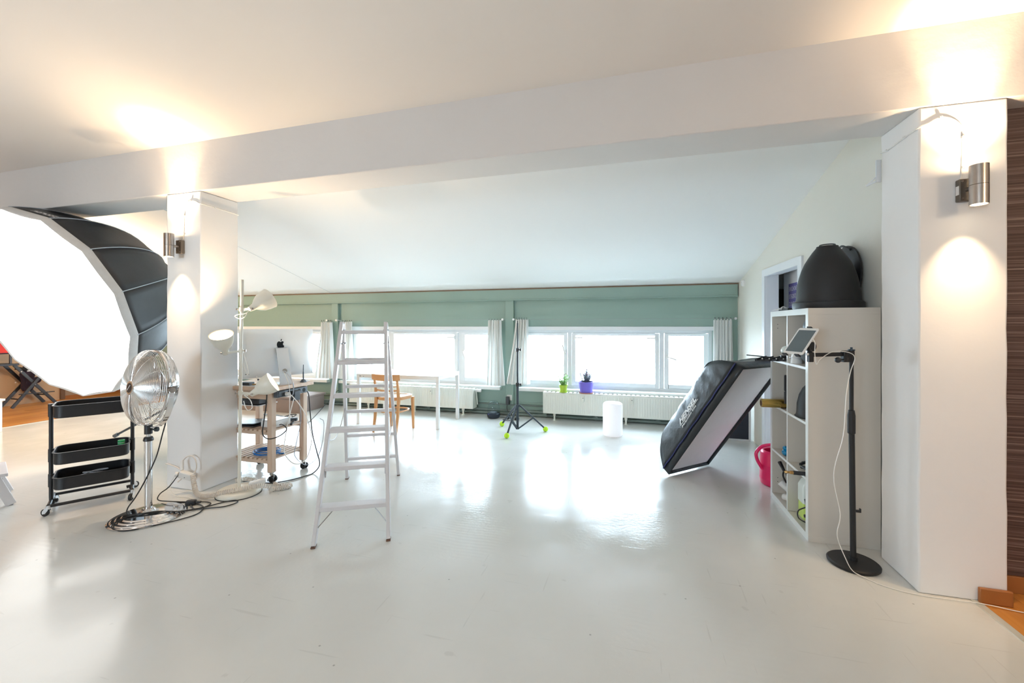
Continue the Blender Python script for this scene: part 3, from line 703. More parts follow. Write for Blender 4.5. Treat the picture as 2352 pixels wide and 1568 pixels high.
for b in ((-1.72,5.522,0.033),(-1.479,4.944,0.033),(-1.092,5.396,0.033)):
    b = V(b); d = (b-hub); d2 = V((d.x,d.y,0)).normalized(); top = hub+d2*0.028; sd = V((-d2.y,d2.x,0))
    lg = wpart('leg', G().bar(top, b, 0.020, 0.020), M['bluegrey_metal'], r, bev=0.004)
    p = top.lerp(b, 0.52)
    wpart('brace', G().bar(low+d2*0.02+sd*0.008, p+sd*0.008, 0.006, 0.014).bar(low+d2*0.02-sd*0.008, p-sd*0.008, 0.006, 0.014), M['bluegrey_metal'], r)
    wpart('tennis_ball', G().ball(b+(top-b).normalized()*0.0, 0.033, 20, 12), M['tennis'], r, ang=80)

# glowing cylinder lamp
r = empty('floor_light', (-0.25,5.45,0), 'glowing white cylindrical light standing on the floor', 'lamp')
mk('light_body', G().lathe([(0,0.0),(0.108,0.0),(0.118,0.012),(0.120,0.03),(0.120,0.375),(0.116,0.395),(0.10,0.408),(0,0.412)],48), M['led_white'], r)

# plants on the radiator
def plant(x, y, z, label_, potm, kind, rt, rb, h, seed):
    rnd = random.Random(seed); r = empty('potted_plant', (x,y,z), label_, 'plant')
    mk('pot', G().lathe([(0,0.012),(rb*0.85,0.012),(rb,0.014),(rt,h),(rt+0.004,h),(rt+0.004,h+0.012),(rt-0.004,h+0.012),(rt-0.006,h-0.02),(0,h-0.02)],28), potm, r)
    mk('soil', G().lathe([(0,h-0.012),(rt-0.006,h-0.012)],20), M['soil'], r)
    mk('saucer', G().lathe([(0,0),(rb*1.12,0),(rb*1.22,0.016),(rb*1.14,0.016),(rb*1.05,0.006),(0,0.006)],24), M['terracotta'] if kind == 'grey' else M['green_pot'], r)
    st = G(); lf = G(); fl_ = G()
    ns = 24 if kind == 'green' else 80
    for i in range(ns):
        a = rnd.uniform(0,2*PI); lean = rnd.uniform(0.05,0.9) if kind == 'green' else rnd.uniform(0,1.0)
        L_ = rnd.uniform(0.09,0.20) if kind == 'green' else rnd.uniform(0.12,0.19)*(1.15-0.30*lean)
        d = V((math.cos(a)*lean*0.75, math.sin(a)*lean*0.75, 1)).normalized()
        p0 = V((math.cos(a)*rt*0.4*lean, math.sin(a)*rt*0.4*lean, h-0.015)); pts = [p0, p0+d*L_*0.5, p0+d*L_+V((0,0,0.012*rnd.random()))]
        st.tube(pts, 0.002, 4, k=3)
        nl = 12 if kind == 'green' else 10
        for j in range(nl):
            t = 0.2+0.8*(j+rnd.random())/nl; q = p0.lerp(pts[2], t); aa = rnd.uniform(0,2*PI); s_ = rnd.uniform(0.016,0.030) if kind == 'green' else rnd.uniform(0.010,0.018)
            e = V((math.cos(aa), math.sin(aa), rnd.uniform(-0.2,0.9))).normalized(); sd = e.cross(V((0,0,1))).normalized()*s_*0.42; nn = e.cross(sd).normalized()*0.002
            lf.add([q, q+e*s_*0.5+sd, q+e*s_*1.05, q+e*s_*0.5-sd, q+e*s_*0.5+nn], [(0,1,4),(1,2,4),(2,3,4),(3,0,4)])
        if rnd.random() < (0.7 if kind == 'green' else 0.12): fl_.ball(pts[2], 0.006, 6, 4)
    mk('stem', st, M['leaf'] if kind == 'green' else M['leaf_grey'], r)
    o = mk('foliage', lf, M['leaf'] if kind == 'green' else M['leaf_grey'], r, recalc=False); o['kind'] = 'stuff'
    if fl_.v: o = mk('flower', fl_, M['flower'], r); o['kind'] = 'stuff'
plant(-0.975, 6.115, 0.405, 'leafy green plant in a lime green pot on the radiator', M['green_pot'], 'green', 0.058, 0.045, 0.095, 3)
plant(-0.65, 6.125, 0.405, 'bushy grey-violet plant in a violet pot with terracotta saucer', M['purple_pot'], 'grey', 0.108, 0.085, 0.155, 5)

# ================================================================ white table and wooden chair
r = empty('table', (-2.9,5.44,0), 'white square-legged table standing in front of the middle window', 'table')
tx0, tx1, ty0, ty1, tz = -3.71,-2.46,5.10,5.79,0.70
wpart('tabletop', G().bx(tx0,tx1,ty0,ty1,tz-0.012,tz), M['white_paint'], r, bev=0.002)
for (a, b) in ((tx0,ty0),(tx1-0.042,ty0),(tx0,ty1-0.042),(tx1-0.042,ty1-0.042)):
    wpart('leg', G().bx(a,a+0.042,b,b+0.042,0,tz-0.012), M['white_paint'], r, bev=0.003)
for q in ((tx0+0.042,tx1-0.042,ty0,ty0+0.03),(tx0+0.042,tx1-0.042,ty1-0.03,ty1),(tx0,tx0+0.03,ty0+0.042,ty1-0.042),(tx1-0.03,tx1,ty0+0.042,ty1-0.042)):
    wpart('apron', G().bx(*q,tz-0.05,tz-0.012), M['white_paint'], r, bev=0.002)
wpart('bolt', G().cyl((tx0+0.06,ty0,tz-0.03),(tx0+0.06,ty0-0.008,tz-0.03),0.007,n=10), M['bolt'], r)
wpart('bolt', G().cyl((tx0+0.11,ty0,tz-0.033),(tx0+0.11,ty0-0.006,tz-0.033),0.005,n=10), M['bolt'], r)
r = empty('wooden_chair', (-3.005,4.915,0), 'orange beech chair with curved backrest, half hidden behind the ladder', 'chair', rz=math.radians(-2))
def leg_(x0,y0,z0,x1,y1,z1,w0,w1): return G().taper((x0,y0,z0),(x1,y1,z1),w0,w1,(0,1,0))
for s_ in (-1,1):
    g = G().loft([[V((s_*0.165+a*wd, yy+b*wd, zz)) for a,b in ((-1,-1),(1,-1),(1,1),(-1,1))] for (yy,zz,wd) in ((-0.215,0,0.012),(-0.175,0.22,0.015),(-0.155,0.42,0.017),(-0.165,0.56,0.014),(-0.20,0.74,0.011))], True, True, True)
    mk('rear_leg', g, M['chair_wood'], r, bev=0.004)
    mk('front_leg', leg_(s_*0.170,0.19,0,s_*0.170,0.170,0.425,(0.026,0.026),(0.036,0.036)), M['chair_wood'], r, bev=0.004)
    mk('foot_pad', G().cyl((s_*0.170,0.19,0),(s_*0.170,0.19,0.006),0.012,n=10), M['brown_foot'], r)
def seat_loop(k, z): 
    pts = []
    for i in range(32):
        a = 2*PI*i/32; c, s_ = math.cos(a), math.sin(a)
        rx = 0.205*abs(c)**0.75*(1 if c > 0 else -1); ry = 0.205*abs(s_)**0.75*(1 if s_ > 0 else -1)
        rx *= (1.0 if s_ > 0 else 0.92); pts.append(V((rx*k, ry*k+0.01, z)))
    return pts
mk('seat_rim', G().loft([seat_loop(0.96,0.418),seat_loop(1.0,0.425),seat_loop(1.0,0.452),seat_loop(0.985,0.460),seat_loop(0.86,0.460),seat_loop(0.84,0.452),seat_loop(0.84,0.418),seat_loop(0.96,0.418)]), M['chair_wood'], r)
mk('seat', G().loft([seat_loop(0.855,0.456),seat_loop(0.6,0.450),seat_loop(0.3,0.447),seat_loop(0.02,0.446)],True,False,True), M['seat_cane'], r)
def rail(z0, z1, w, dy, th):
    lo = []
    for i in range(13):
        u = -1+2*i/12; x = u*w; y = dy-0.045*(1-u*u)+0.03
        lo.append([V((x,y-th/2,z0+0.01*u*u)),V((x,y+th/2,z0+0.01*u*u)),V((x,y+th/2-0.006,z1+0.004*u*u)),V((x,y-th/2-0.006,z1+0.004*u*u))])
    return G().loft(lo, True, True, True)
mk('backrest', rail(0.672,0.752,0.205,-0.215,0.018), M['chair_wood'], r, bev=0.006)
mk('back_rail', rail(0.530,0.556,0.17,-0.175,0.014), M['chair_wood'], r, bev=0.003)
mk('back_rail', rail(0.585,0.600,0.165,-0.178,0.012), M['chair_wood'], r, bev=0.003)
lo = [seat_loop(0.80, 0.0)[i] for i in range(32)]
mk('hoop_stretcher', G().tube([V((p.x*1.0, p.y*1.05, 0.265)) for p in lo], 0.011, 8, True), M['chair_wood'], r)

# ================================================================ ladder
u = V((0.883,0.469,0)); wv = V((-0.469,0.883,0))           # across, depth
LC = V((-1.981,2.818,0))
r = empty('step_ladder', LC, 'white painted wooden folding step ladder standing in mid floor', 'ladder', rz=math.atan2(0.469,0.883))
HT = 1.385; DF = -0.583; WF = 0.222; WT = 0.158
def st_at(t, side, fb): return V((side*(WF+(WT-WF)*t), fb*DF*(1-t)*1.0 + fb*(-0.022), HT*t))     # fb=1 front, -1 rear
mk_l = lambda name, g, m=M['ladder'], b=0.003: mk(name, g, m, r, bev=b)
for fb in (1,-1):
    for s_ in (-1,1):
        p0, p1 = st_at(0.004,s_,fb), st_at(1.0,s_,fb)
        mk_l('stile', G().bar(p0, p1, 0.024, 0.058 if fb == 1 else 0.044, (0,1,0)))
        q = st_at(0,s_,fb); mk('foot_cap', G().box((q.x,q.y+0.002*fb,0.005),(0.027,0.052,0.010)), M['brown_foot'], r, bev=0.002)
for z in (0.20,0.425,0.65,0.87,1.095,1.315):                # front treads
    t = z/HT; a = st_at(t,-1,1); b = st_at(t,1,1); d = 0.085 if z < 1.2 else 0.03
    mk_l('tread', G().box(((a.x+b.x)/2,a.y+ (d/2-0.028),z),(b.x-a.x-0.02,d,0.026)))
for z in (0.20,0.425,0.65,0.87,1.095):                      # rear rungs
    t = z/HT; a = st_at(t,-1,-1); b = st_at(t,1,-1)
    mk_l('rung', G().box(((a.x+b.x)/2,a.y,z),(b.x-a.x-0.02,0.036,0.024)))
for s_ in (-1,1):
    x = s_*(WT+0.014)
    hp = [(-0.055,HT-0.10),(-0.03,HT-0.02),(0,HT+0.0),(0.03,HT-0.02),(0.055,HT-0.10)]
    g = G().add([V((x+sx*0.0015,y,z)) for sx in (-1,1) for y,z in hp], [(4,3,2,1,0),(5,6,7,8,9)]+[(i,(i+1)%5,(i+1)%5+5,i+5) for i in range(5)])
    mk('hinge_plate', g, M['white_paint'], r)
    for (y,z) in ((-0.022,HT-0.055),(0.022,HT-0.055),(-0.06,HT-0.155),(0.06,HT-0.155)):
        mk('bolt', G().cyl((x-s_*0.03,y,z),(x+s_*0.005,y,z),0.006,n=10), M['bolt'], r)
    # spreader chain
    a = st_at(0.43,s_,1); b = st_at(0.50,s_,-1); pts = [a.lerp(b,i/8)+V((0,0,-0.10*math.sin(PI*i/8))) for i in range(9)]
    mk('spreader_chain', G().tube(pts, 0.0028, 5, k=3), M['bolt'], r)
    # wire struts under the lowest tread
    a = st_at(0.06 if s_ < 0 else 0.06,s_,1); a.z = 0.075
    mk('strut', G().cyl((a.x*0.97,a.y+0.0,0.095),(a.x*0.55,st_at(0.145,1,1).y+0.01,0.188),0.003,n=6), M['bolt'], r)
    a = st_at(0.29,s_,1); mk('bracket', G().box((a.x-s_*0.016,a.y+0.01,0.392),(0.005,0.02,0.05)), M['ladder'], r)

# ================================================================ added globe lamps, out of view, for warm fill light
def globe(x, y, z, e, lab, cat='lamp'):
    r = empty('added_globe_lamp', (x, y, z), lab, cat)
    mk('glass_globe', G().ball((0,0,0), 0.11, 24, 14), mat('added_globe_glow', (1,0.95,0.85), 0.4, emit=(1.0,0.8,0.55), estr=5), r, ang=80)
    mk('cord', G().cyl((0,0,0.11),(0,0,cz(y)-z),0.004,n=8), M['cable_white'], r)
    mk('ceiling_cup', G().cyl((0,0,cz(y)-z-0.03),(0,0,cz(y)-z+0.01),0.05,n=18), M['white_plastic'], r)
    point('added_globe_fill', (x, y, z), e, WARM, 0.13)
globe(-2.2, -1.8, 2.6, 32, 'added globe lamp for warm fill over the front room, out of view behind the camera')
globe(2.9, 0.2, 2.5, 190, 'added globe lamp for warm fill over the laminate floor, out of view on the right')
globe(-7.0, 3.4, 2.05, 650, 'added globe lamp brightening the left room, hidden by the round softbox')

# ================================================================ large round softbox on the left
OC = V((-5.39,2.68,1.515)); ON = V((-0.055,0.93,0.363)).normalized(); OR_ = 0.95; OPH = 2.086; OD = 1.1; NS = 14
oa = V((0,0,1)).cross(ON).normalized(); ob = ON.cross(oa)
r = empty('round_softbox', (OC.x, OC.y, 0), 'huge lit round softbox with black shell, filling the left edge of the photo', 'softbox')
def oring(rad, dep, sub=1, sag=0.0):
    pts = []
    for k in range(NS):
        t0, t1 = OPH+2*PI*k/NS, OPH+2*PI*(k+1)/NS
        A = oa*math.cos(t0)+ob*math.sin(t0); B = oa*math.cos(t1)+ob*math.sin(t1)
        for q in range(sub):
            f = q/sub; pts.append(OC+ON*dep+(A*(1-f)+B*f)*rad*(1-sag*4*f*(1-f)))
    return pts
def orad(t): return OR_*math.sqrt(max(0.0, 1-t**1.7))*0.93+0.07*OR_*(1-t*0.2)
wpart('diffuser', G().loft([oring(0.982*OR_, 0.02, 4), oring(0.5*OR_, 0.012, 4), oring(0.02, 0.0, 4)], True, False, True), M['diffuser_on'], r, ang=60)
wpart('rim_band', G().loft([oring(0.982*OR_, 0.02, 4), oring(0.984*OR_, -0.004, 4, 0.016), oring(0.99*OR_, -0.012, 4, 0.006), oring(1.0*OR_, 0.01, 4), oring(1.0*OR_, 0.06, 4)]), M['rim_white'], r, ang=50)
NT = 14
for k in range(NS):
    A0, A1 = OPH+2*PI*k/NS, OPH+2*PI*(k+1)/NS
    A = oa*math.cos(A0)+ob*math.sin(A0); B = oa*math.cos(A1)+ob*math.sin(A1)
    def fn(u_, v_, A=A, B=B):
        t = 0.05/OD+v_*(0.96-0.05/OD); rad = orad(t); sag = 0.05*math.sin(PI*v_)
        return OC+ON*(t*OD)+(A*(1-u_)+B*u_)*rad*(1-sag*4*u_*(1-u_)*0.5)
    wpart('shell_panel', G().grid(fn, 6, NT), M['black_fabric2'], r, ang=180, recalc=False, solid=0.002)
    wpart('seam_piping', G().tube([fn(0, j/NT)+A*0.003 for j in range(NT+1)], 0.0045, 5), M['piping'], r)
wpart('speed_ring', G().cyl(OC+ON*(OD*0.95), OC+ON*(OD*0.95+0.05), orad(0.96)+0.01, n=28), M['black_matte'], r)
wpart('flash_head', G().cyl(OC+ON*(OD+0.0), OC+ON*(OD+0.28), 0.065, n=20), M['black_plastic'], r)
hp = OC+ON*(OD+0.14); cb = V((-5.0,3.95,0))
wpart('stand_column', G().cyl(cb+V((0,0,0.1)),cb+V((0,0,2.0)),0.018,n=12), M['bluegrey_metal'], r)
wpart('boom_arm', G().cyl(hp, cb+V((0,0,1.96)),0.016,n=12), M['bluegrey_metal'], r)
for e in ((-6.09,3.65,0.02),(-4.60,3.30,0.02),(-5.6,4.7,0.02)):
    e = V(e); t_ = cb+V((0,0,0.62))
    wpart('leg', G().cyl(t_, e, 0.013, n=10), M['bluegrey_metal'], r)
    wpart('foot_cap', G().cyl(e-(e-t_).normalized()*0.05, e, 0.022, n=10), M['grey_plastic'], r)
# printing text on curved things
def text_geo(s_, size, shear=0.0, bold=0.0, sub=0.0):
    cu = bpy.data.curves.new('txt', 'FONT'); cu.body = s_; cu.size = size; cu.shear = shear; cu.offset = bold; cu.resolution_u = 3
    ob_ = bpy.data.objects.new('txt', cu); COL.objects.link(ob_)
    bpy.context.view_layer.update()
    me = bpy.data.meshes.new_from_object(ob_.evaluated_get(bpy.context.evaluated_depsgraph_get()))
    vs = [v.co.copy() for v in me.vertices]; fs = [tuple(p.vertices) for p in me.polygons]
    bpy.data.objects.remove(ob_); bpy.data.curves.remove(cu); bpy.data.meshes.remove(me)
    return vs, fs
# lettering on the shell panel nearest the top right of the rim
kk = -1; A0, A1 = OPH+2*PI*kk/NS, OPH+2*PI*(kk+1)/NS
A = oa*math.cos(A0)+ob*math.sin(A0); B = oa*math.cos(A1)+ob*math.sin(A1)
vs, fs = text_geo('HENSEL', 0.075, 0.2, 0.001)
g = G(); out = []
for p in vs:
    uu = 0.35+p.x/0.42; vv_ = 0.05+p.y/1.05
    t = 0.05/OD+vv_*(0.96-0.05/OD); rad = orad(t)
    q = OC+ON*(t*OD)+(A*(1-uu)+B*uu)*rad; out.append(q+(A+B).normalized()*0.006)
wpart('printed_lettering', g.add(out, fs), M['print_white'], r, recalc=False)
# ================================================================ softbox leaning on the shelf
SA = V((0.309,4.113,0.01)); SE = V((0.70,0.714,0)).normalized(); ST = V((0.8095,3.622,1.03)); SWd = 0.57
SW_ = (ST-SA); SH = SW_.length; SW_ = SW_/SH; SN = SE.cross(SW_).normalized()
r = empty('rectangular_softbox', (0.6,4.1,0), 'black rectangular softbox with white diffuser leaning against the white shelf', 'softbox')
SC_ = SA+SE*SWd/2+SW_*SH/2
def sbp(x, y, d): return SC_+SE*x+SW_*y-SN*d       # x across, y along the length, d depth behind the face
hx, hy, LIP, SD = SWd/2, SH/2, 0.075, 0.27
def prof(t): return 0.20+0.80*math.cos(t*PI/2)**0.62
def fn(u_, v_): 
    x = (u_-0.5)*2*(hx-0.012); y = (v_-0.5)*2*(hy-0.012)
    return sbp(x, y, 0.022+0.010*math.sin(PI*u_)*math.sin(PI*v_)+math.sin(PI*u_)*math.sin(PI*v_)*(0.0035*math.sin(30*v_+9*u_+2*math.sin(7*u_))+0.002*math.sin(61*v_-17*u_)))
wpart('diffuser', G().grid(fn, 20, 60), M['diffuser'], r, ang=180, solid=0.002)
cor = [(-1,-1),(1,-1),(1,1),(-1,1)]
for k in range(4):
    a, b = cor[k], cor[(k+1)%4]
    def lipf(u_, v_, a=a, b=b):
        x = (a[0]*(1-u_)+b[0]*u_)*hx; y = (a[1]*(1-u_)+b[1]*u_)*hy; return sbp(x, y, LIP*v_)
    g = G().grid(lipf, 10, 2)
    def edge(u_, v_, a=a, b=b):
        k_ = 1-v_*0.05
        x = (a[0]*(1-u_)+b[0]*u_)*(hx-0.02*v_); y = (a[1]*(1-u_)+b[1]*u_)*(hy-0.02*v_); return sbp(x, y, 0.02*v_)
    wpart('front_lip', g, M['black_fabric'], r, solid=0.003)
    wpart('front_border', G().grid(edge, 10, 1), M['black_fabric'], r, solid=0.003)
    def body(u_, v_, a=a, b=b, k=k):
        k_ = 0.12+0.88*(1-v_)**0.47; pull = 1-(0.05 if k in (0,2) else 0.02)*math.sin(PI*v_)*4*u_*(1-u_)
        px = (a[0]*(1-u_)+b[0]*u_)*hx*(0.2+0.8*(1-v_)**0.5)*pull; py = (a[1]*(1-u_)+b[1]*u_)*hy*k_*pull
        w_ = 0.006*math.sin(9*v_+7*u_)*math.sin(14*u_*PI+3*v_)*math.sin(PI*v_)
        return sbp(px*(1+w_*3), py*(1+w_), LIP+SD*(1-(1-v_)**2)+0.0045*math.sin(PI*v_)*(math.sin(17*u_+6*v_)+0.6*math.sin(31*u_-9*v_+1.0)))
    wpart('side_panel', G().grid(body, 24, 20), M['black_fabric'], r, ang=180, recalc=False, solid=0.003)
    if k == 3: left_body = body
g = G().tube([sbp(-hx-0.004, -hy+2*hy*i/20, LIP*0.96+0.003*math.sin(i*1.7)) for i in range(21)], 0.005, 6)
wpart('blue_edging', g, M['blue_piping'], r)
wpart('speed_ring', G().cyl(sbp(0,0,LIP+SD-0.01), sbp(0,0,LIP+SD+0.03), 0.075, n=24), M['black_matte'], r)
# lettering on the left side panel: reading direction runs up the long edge
for (txt, sz, u0, v0, sh, bo) in (('HENSEL', 0.097, 0.655, 0.225, 0.30, 0.0042), ('performing light', 0.042, 0.640, 0.140, 0.0, 0.0008)):
    vs, fs = text_geo(txt, sz, sh, bo)
    out = []
    for p in vs:
        q = left_body(u0-p.x/SH, max(0.0, v0+p.y/0.65)); out.append(q-SE*0.010)
    wpart('printed_lettering', G().add(out, fs), M['print_white'], r, recalc=False)
out = [left_body(u0_, v_)-SE*0.010 for (u0_, v_) in [(0.655-0.285*i/12, 0.207) for i in range(13)]+[(0.655-0.285*i/12, 0.194) for i in range(13)]]
wpart('printed_underline', G().add(out, [(i,i+1,i+14,i+13) for i in range(12)]), M['print_white'], r, recalc=False)

# ================================================================ cube shelf
X0, X1, Y0_, Y1_, SZ = 1.062, 1.445, 3.097, 3.860, 1.475
r = empty('cube_shelf', ((X0+X1)/2, (Y0_+Y1_)/2, 0), 'tall white shelf unit with two columns of four open cubes by the right pillar', 'shelf')
to, ti = 0.040, 0.016
wpart('side_board', G().bx(X0,X1,Y0_,Y0_+to,to,SZ-to), M['shelf_shaded'], r, bev=0.001)
wpart('side_board', G().bx(X0,X1,Y1_-to,Y1_,to,SZ-to), M['shelf_shaded'], r, bev=0.001)
wpart('top_board', G().bx(X0,X1,Y0_,Y1_,SZ-to,SZ), M['shelf_shaded'], r, bev=0.001)
wpart('bottom_board', G().bx(X0,X1,Y0_,Y1_,0,to), M['shelf_shaded'], r, bev=0.001)
YM = (Y0_+Y1_)/2
ch = (SZ-2*to-3*ti)/4; LV = [to+(ch+ti)*i for i in range(4)]        # cell floor heights
wpart('divider', G().bx(X0,X1-0.002,YM-ti/2,YM+ti/2,to,SZ-to), M['shelf_shaded'], r, bev=0.001)
for i in (1,2,3):
    for (a, b) in ((Y0_+to, YM-ti/2), (YM+ti/2, Y1_-to)):
        wpart('shelf_board', G().bx(X0,X1-0.002,a,b,LV[i]-ti,LV[i]), M['shelf_shaded'], r, bev=0.001)
e_ = 0.0015
def band(y0, y1, z0, z1): wpart('lit_edge_strip', G().bx(X0-e_,X0,y0,y1,z0,z1), M['shelf_lit'], r)  # thin strips added to carry the painted window light on the edges
band(Y0_,Y1_,SZ-to,SZ); band(Y0_,Y1_,0,to); band(Y0_,Y0_+to,to,SZ-to); band(Y1_-to,Y1_,to,SZ-to); band(YM-ti/2,YM+ti/2,to,SZ-to)
for i in (1,2,3):
    band(Y0_+to,YM-ti/2,LV[i]-ti,LV[i]); band(YM+ti/2,Y1_-to,LV[i]-ti,LV[i])
wpart('back_board', G().bx(X1-0.008,X1,Y0_+to,Y1_-to,to,SZ-to), M['cream'], r)
for z in (SZ-0.10, SZ-0.13, 0.13, 0.16): wpart('peg_hole', G().cyl((1.10,Y1_-to-0.001,z),(1.10,Y1_-to+0.0,z),0.003,n=8), M['black_plastic'], r)

def dome(name, loc, prof_, label_, cat, m, axis=(0,0,1), n=40, grp=None):
    r_ = empty(name, loc, label_, cat, group=grp); return r_
# big black reflector on top
r = empty('reflector_dome', (1.24,3.295,SZ), 'large black bell-shaped studio reflector standing on top of the white shelf', 'reflector')
mk('base_ring', G().lathe([(0.165,0.0),(0.192,0.0),(0.196,0.006),(0.196,0.040),(0.190,0.046),(0.178,0.048),(0.165,0.03),(0.165,0)],48), M['black_matte'], r)
mk('bell', G().lathe([(0.178,0.046),(0.174,0.07),(0.173,0.11),(0.168,0.16),(0.158,0.21),(0.144,0.26),(0.126,0.305),(0.104,0.345),(0.082,0.38),(0.062,0.407),(0.060,0.415),(0.040,0.417),(0.04,0.41),(0.0,0.41)],48), M['black_matte'], r, ang=30)
mk('bayonet_ring', G().torus((0,0,0.424),0.042,0.004,28,6), M['black_plastic'], r)
r = empty('beauty_dish', (1.42,3.47,SZ), 'black round cloth-covered dish leaning on the wall behind the big reflector', 'reflector')
gd = G().lathe([(0,-0.012),(0.18,-0.010),(0.215,0.0),(0.218,0.012),(0.19,0.022),(0,0.03)],40,(0,0,0)); gd.xf(Matrix.Translation((0.0,0,0.222)) @ Matrix.Rotation(-PI/2+0.03,4,'Y'))
mk('dish', gd, M['black_matte'], r)
mk('strap', G().tube([(-0.018,-0.1,0.40),(-0.03,0.0,0.44),(-0.018,0.1,0.41)],0.008,6,k=4), M['black_matte'], r)
r = empty('black_board', (1.22,3.55,SZ), 'flat black sheet lying under the big reflector on the shelf top', 'sheet')
r.location = (1.22,3.62,SZ+0.001)
mk('sheet', G().box((-0.03,0.04,0.010),(0.20,0.20,0.016)), M['black_plastic'], r, bev=0.003)
r = empty('foil_wrap', (1.10,3.74,SZ+0.001), 'crumpled white foil sheet on the far corner of the shelf top', 'foil')
rnd = random.Random(5)
def ff(u_, v_): return V((-0.035+0.09*u_, -0.06+0.16*v_, 0.010+0.030*rnd.random()*math.sin(PI*min(1,max(0,u_*1.1)))*(1-0.6*v_)))
mk('foil', G().grid(ff, 9, 12), M['silver_foil'], r, ang=10, solid=0.002)

def jar(name, x, y, lv, prof_, m, label_, cat, n=32, ang=35):
    r_ = empty(name, (x,y,LV[lv]+0.0005), label_, cat); mk('body', G().lathe(prof_, n), m, r_, ang=ang); return r_
# near column, top cell
r_ = jar('tall_reflector', 1.178,3.30,3,[(0,0.13),(0.078,0.13),(0.080,0.15),(0.074,0.26),(0.074,0.275),(0.060,0.30),(0.052,0.325),(0,0.325)], M['grey_plastic'], 'tall dark reflector in the top near cube of the shelf', 'reflector')
mk('lower_bowl', G().lathe([(0,0),(0.03,0.0),(0.065,0.02),(0.098,0.06),(0.112,0.105),(0.112,0.13),(0,0.13)],36), M['grey_plastic'], r_, ang=50)
r = empty('white_cone', (1.103,3.425,LV[3]+0.0005), 'small white plastic cone in the top near cube behind the tablet', 'cone')
mk('cone', G().lathe([(0,0),(0.036,0.0),(0.036,0.01),(0.020,0.12),(0,0.12)],28), M['white_plastic'], r); mk('wire_loop', G().torus((-0.005,0.0,0.03),0.04,0.002,24,5,(0.3,0.1,1)), M['alu'], r)
# near column, third cell
jar('dome_reflector', 1.187,3.30,2,[(0,0),(0.128,0.0),(0.132,0.006),(0.124,0.014),(0.120,0.03),(0.118,0.09),(0.105,0.15),(0.085,0.195),(0.062,0.222),(0.05,0.226),(0.05,0.232),(0,0.232)], M['black_matte'], 'black dome reflector in the near cube of the second row from the top', 'reflector', ang=50)
# near column, second cell: clamps
r = empty('spring_clamp', (1.120,3.25,LV[1]+0.001), 'pile of small black spring clamps in a near cube of the shelf', 'clamp')
rnd = random.Random(3)
for i in range(5):
    a = rnd.uniform(0,3); c_ = V((rnd.uniform(-0.035,0.035), rnd.uniform(-0.05,0.05), 0.018+0.012*(i%3)))
    d = V((math.cos(a), math.sin(a), rnd.uniform(-0.1,0.25)))
    mk('clamp_jaw', G().taper(c_-d*0.04, c_+d*0.04, (0.012,0.016), (0.022,0.012)), M['black_plastic'], r, bev=0.003)
    mk('clamp_jaw', G().taper(c_-d*0.035+V((0.012,0,0.014)), c_+d*0.045, (0.012,0.012), (0.016,0.010)), M['black_plastic'], r, bev=0.003)
# rod with brass tip sticking out of the near cube at the board between rows
r = empty('spigot_rod', (1.155,3.15,LV[1]+0.001), 'black rod with brass tip poking out of the shelf', 'rod')
mk('rod', G().cyl((-0.155,0.012,0.014),(0.02,0.0,0.014),0.013,n=14), M['black_plastic'], r)
mk('brass_tip', G().lathe([(0,0),(0.011,0.0),(0.011,0.018),(0.007,0.022),(0.007,0.032),(0.010,0.035),(0.008,0.045),(0.004,0.052),(0,0.053)],14,(-0.155,0.012,0.014),(-1,0.05,0)), M['brass'], r)
# near column, bottom cell: canister and barn-door lamp
r = empty('canister', (1.190,3.37,LV[0]+0.001), 'translucent canister holding bright green liquid in the bottom near cube', 'canister')
mk('liquid', G().loft([rrect(0,0,0.16,0.115,0.02,z) for z in (0.004,0.11)],True,True,True), M['green_clear'], r)
mk('canister_body', G().loft([rrect(0,0,a,b,0.02,z) for (a,b,z) in ((0.165,0.12,0.112),(0.165,0.12,0.22),(0.13,0.10,0.26),(0.05,0.05,0.285))],True,True,True), M['milky'], r)
mk('cap', G().cyl((0,0,0.285),(0,0,0.305),0.022,n=18), M['white_plastic'], r)
r = empty('barn_door_lamp', (1.150,3.215,LV[0]+0.001), 'small black lamp housing with cable in the bottom near cube', 'lamp')
mk('housing', G().loft([[V((-0.05,-0.05,0.0)),V((0.07,-0.05,0.0)),V((0.07,0.05,0.0)),V((-0.02,0.05,0.0))],[V((-0.07,-0.06,0.16)),V((0.07,-0.06,0.17)),V((0.07,0.06,0.17)),V((-0.05,0.07,0.16))]],True,True,True), M['black_plastic'], r, bev=0.003)
mk('lamp_cord', G().tube([(-0.05,0.03,0.12),(-0.085,0.06,0.08),(-0.09,0.04,0.04),(-0.06,0.0,0.03),(-0.05,-0.03,0.05)],0.004,6,k=5), M['cable_black'], r)
mk('knob', G().cyl((-0.062,-0.02,0.08),(-0.078,-0.02,0.08),0.010,n=12), M['black_plastic'], r)
# far column
r = empty('lamp_bulb', (1.098,3.665,LV[3]+0.001), 'round frosted bulb on a small holder in the top far cube', 'bulb')
mk('socket', G().box((0,0,0.02),(0.045,0.04,0.038)), M['black_plastic'], r, bev=0.003)
mk('socket_slot', G().box((-0.0235,0.0,0.02),(0.002,0.012,0.024)), M['alu'], r)
mk('glass_bulb', G().ball((0.01,-0.02,0.078),0.036,24,16), M['milky'], r)
r = empty('lattice_bracket', (1.0,3.64,LV[3]+0.012), 'black metal folding lattice sticking out of the top far cube', 'bracket')
ln = G()
for i in range(4):
    x = -0.07+0.047*i
    for s_ in (-1,1):
        mk('lattice_bar', G().bar((x-0.03,-0.02*s_,-0.006+0.004*s_),(x+0.05,0.03*s_,0.006+0.010*s_),0.008,0.016), M['black_plastic'], r)
    mk('rivet', G().ball((x+0.005,-0.035,0.006),0.005,10,6), M['white_plastic'], r)
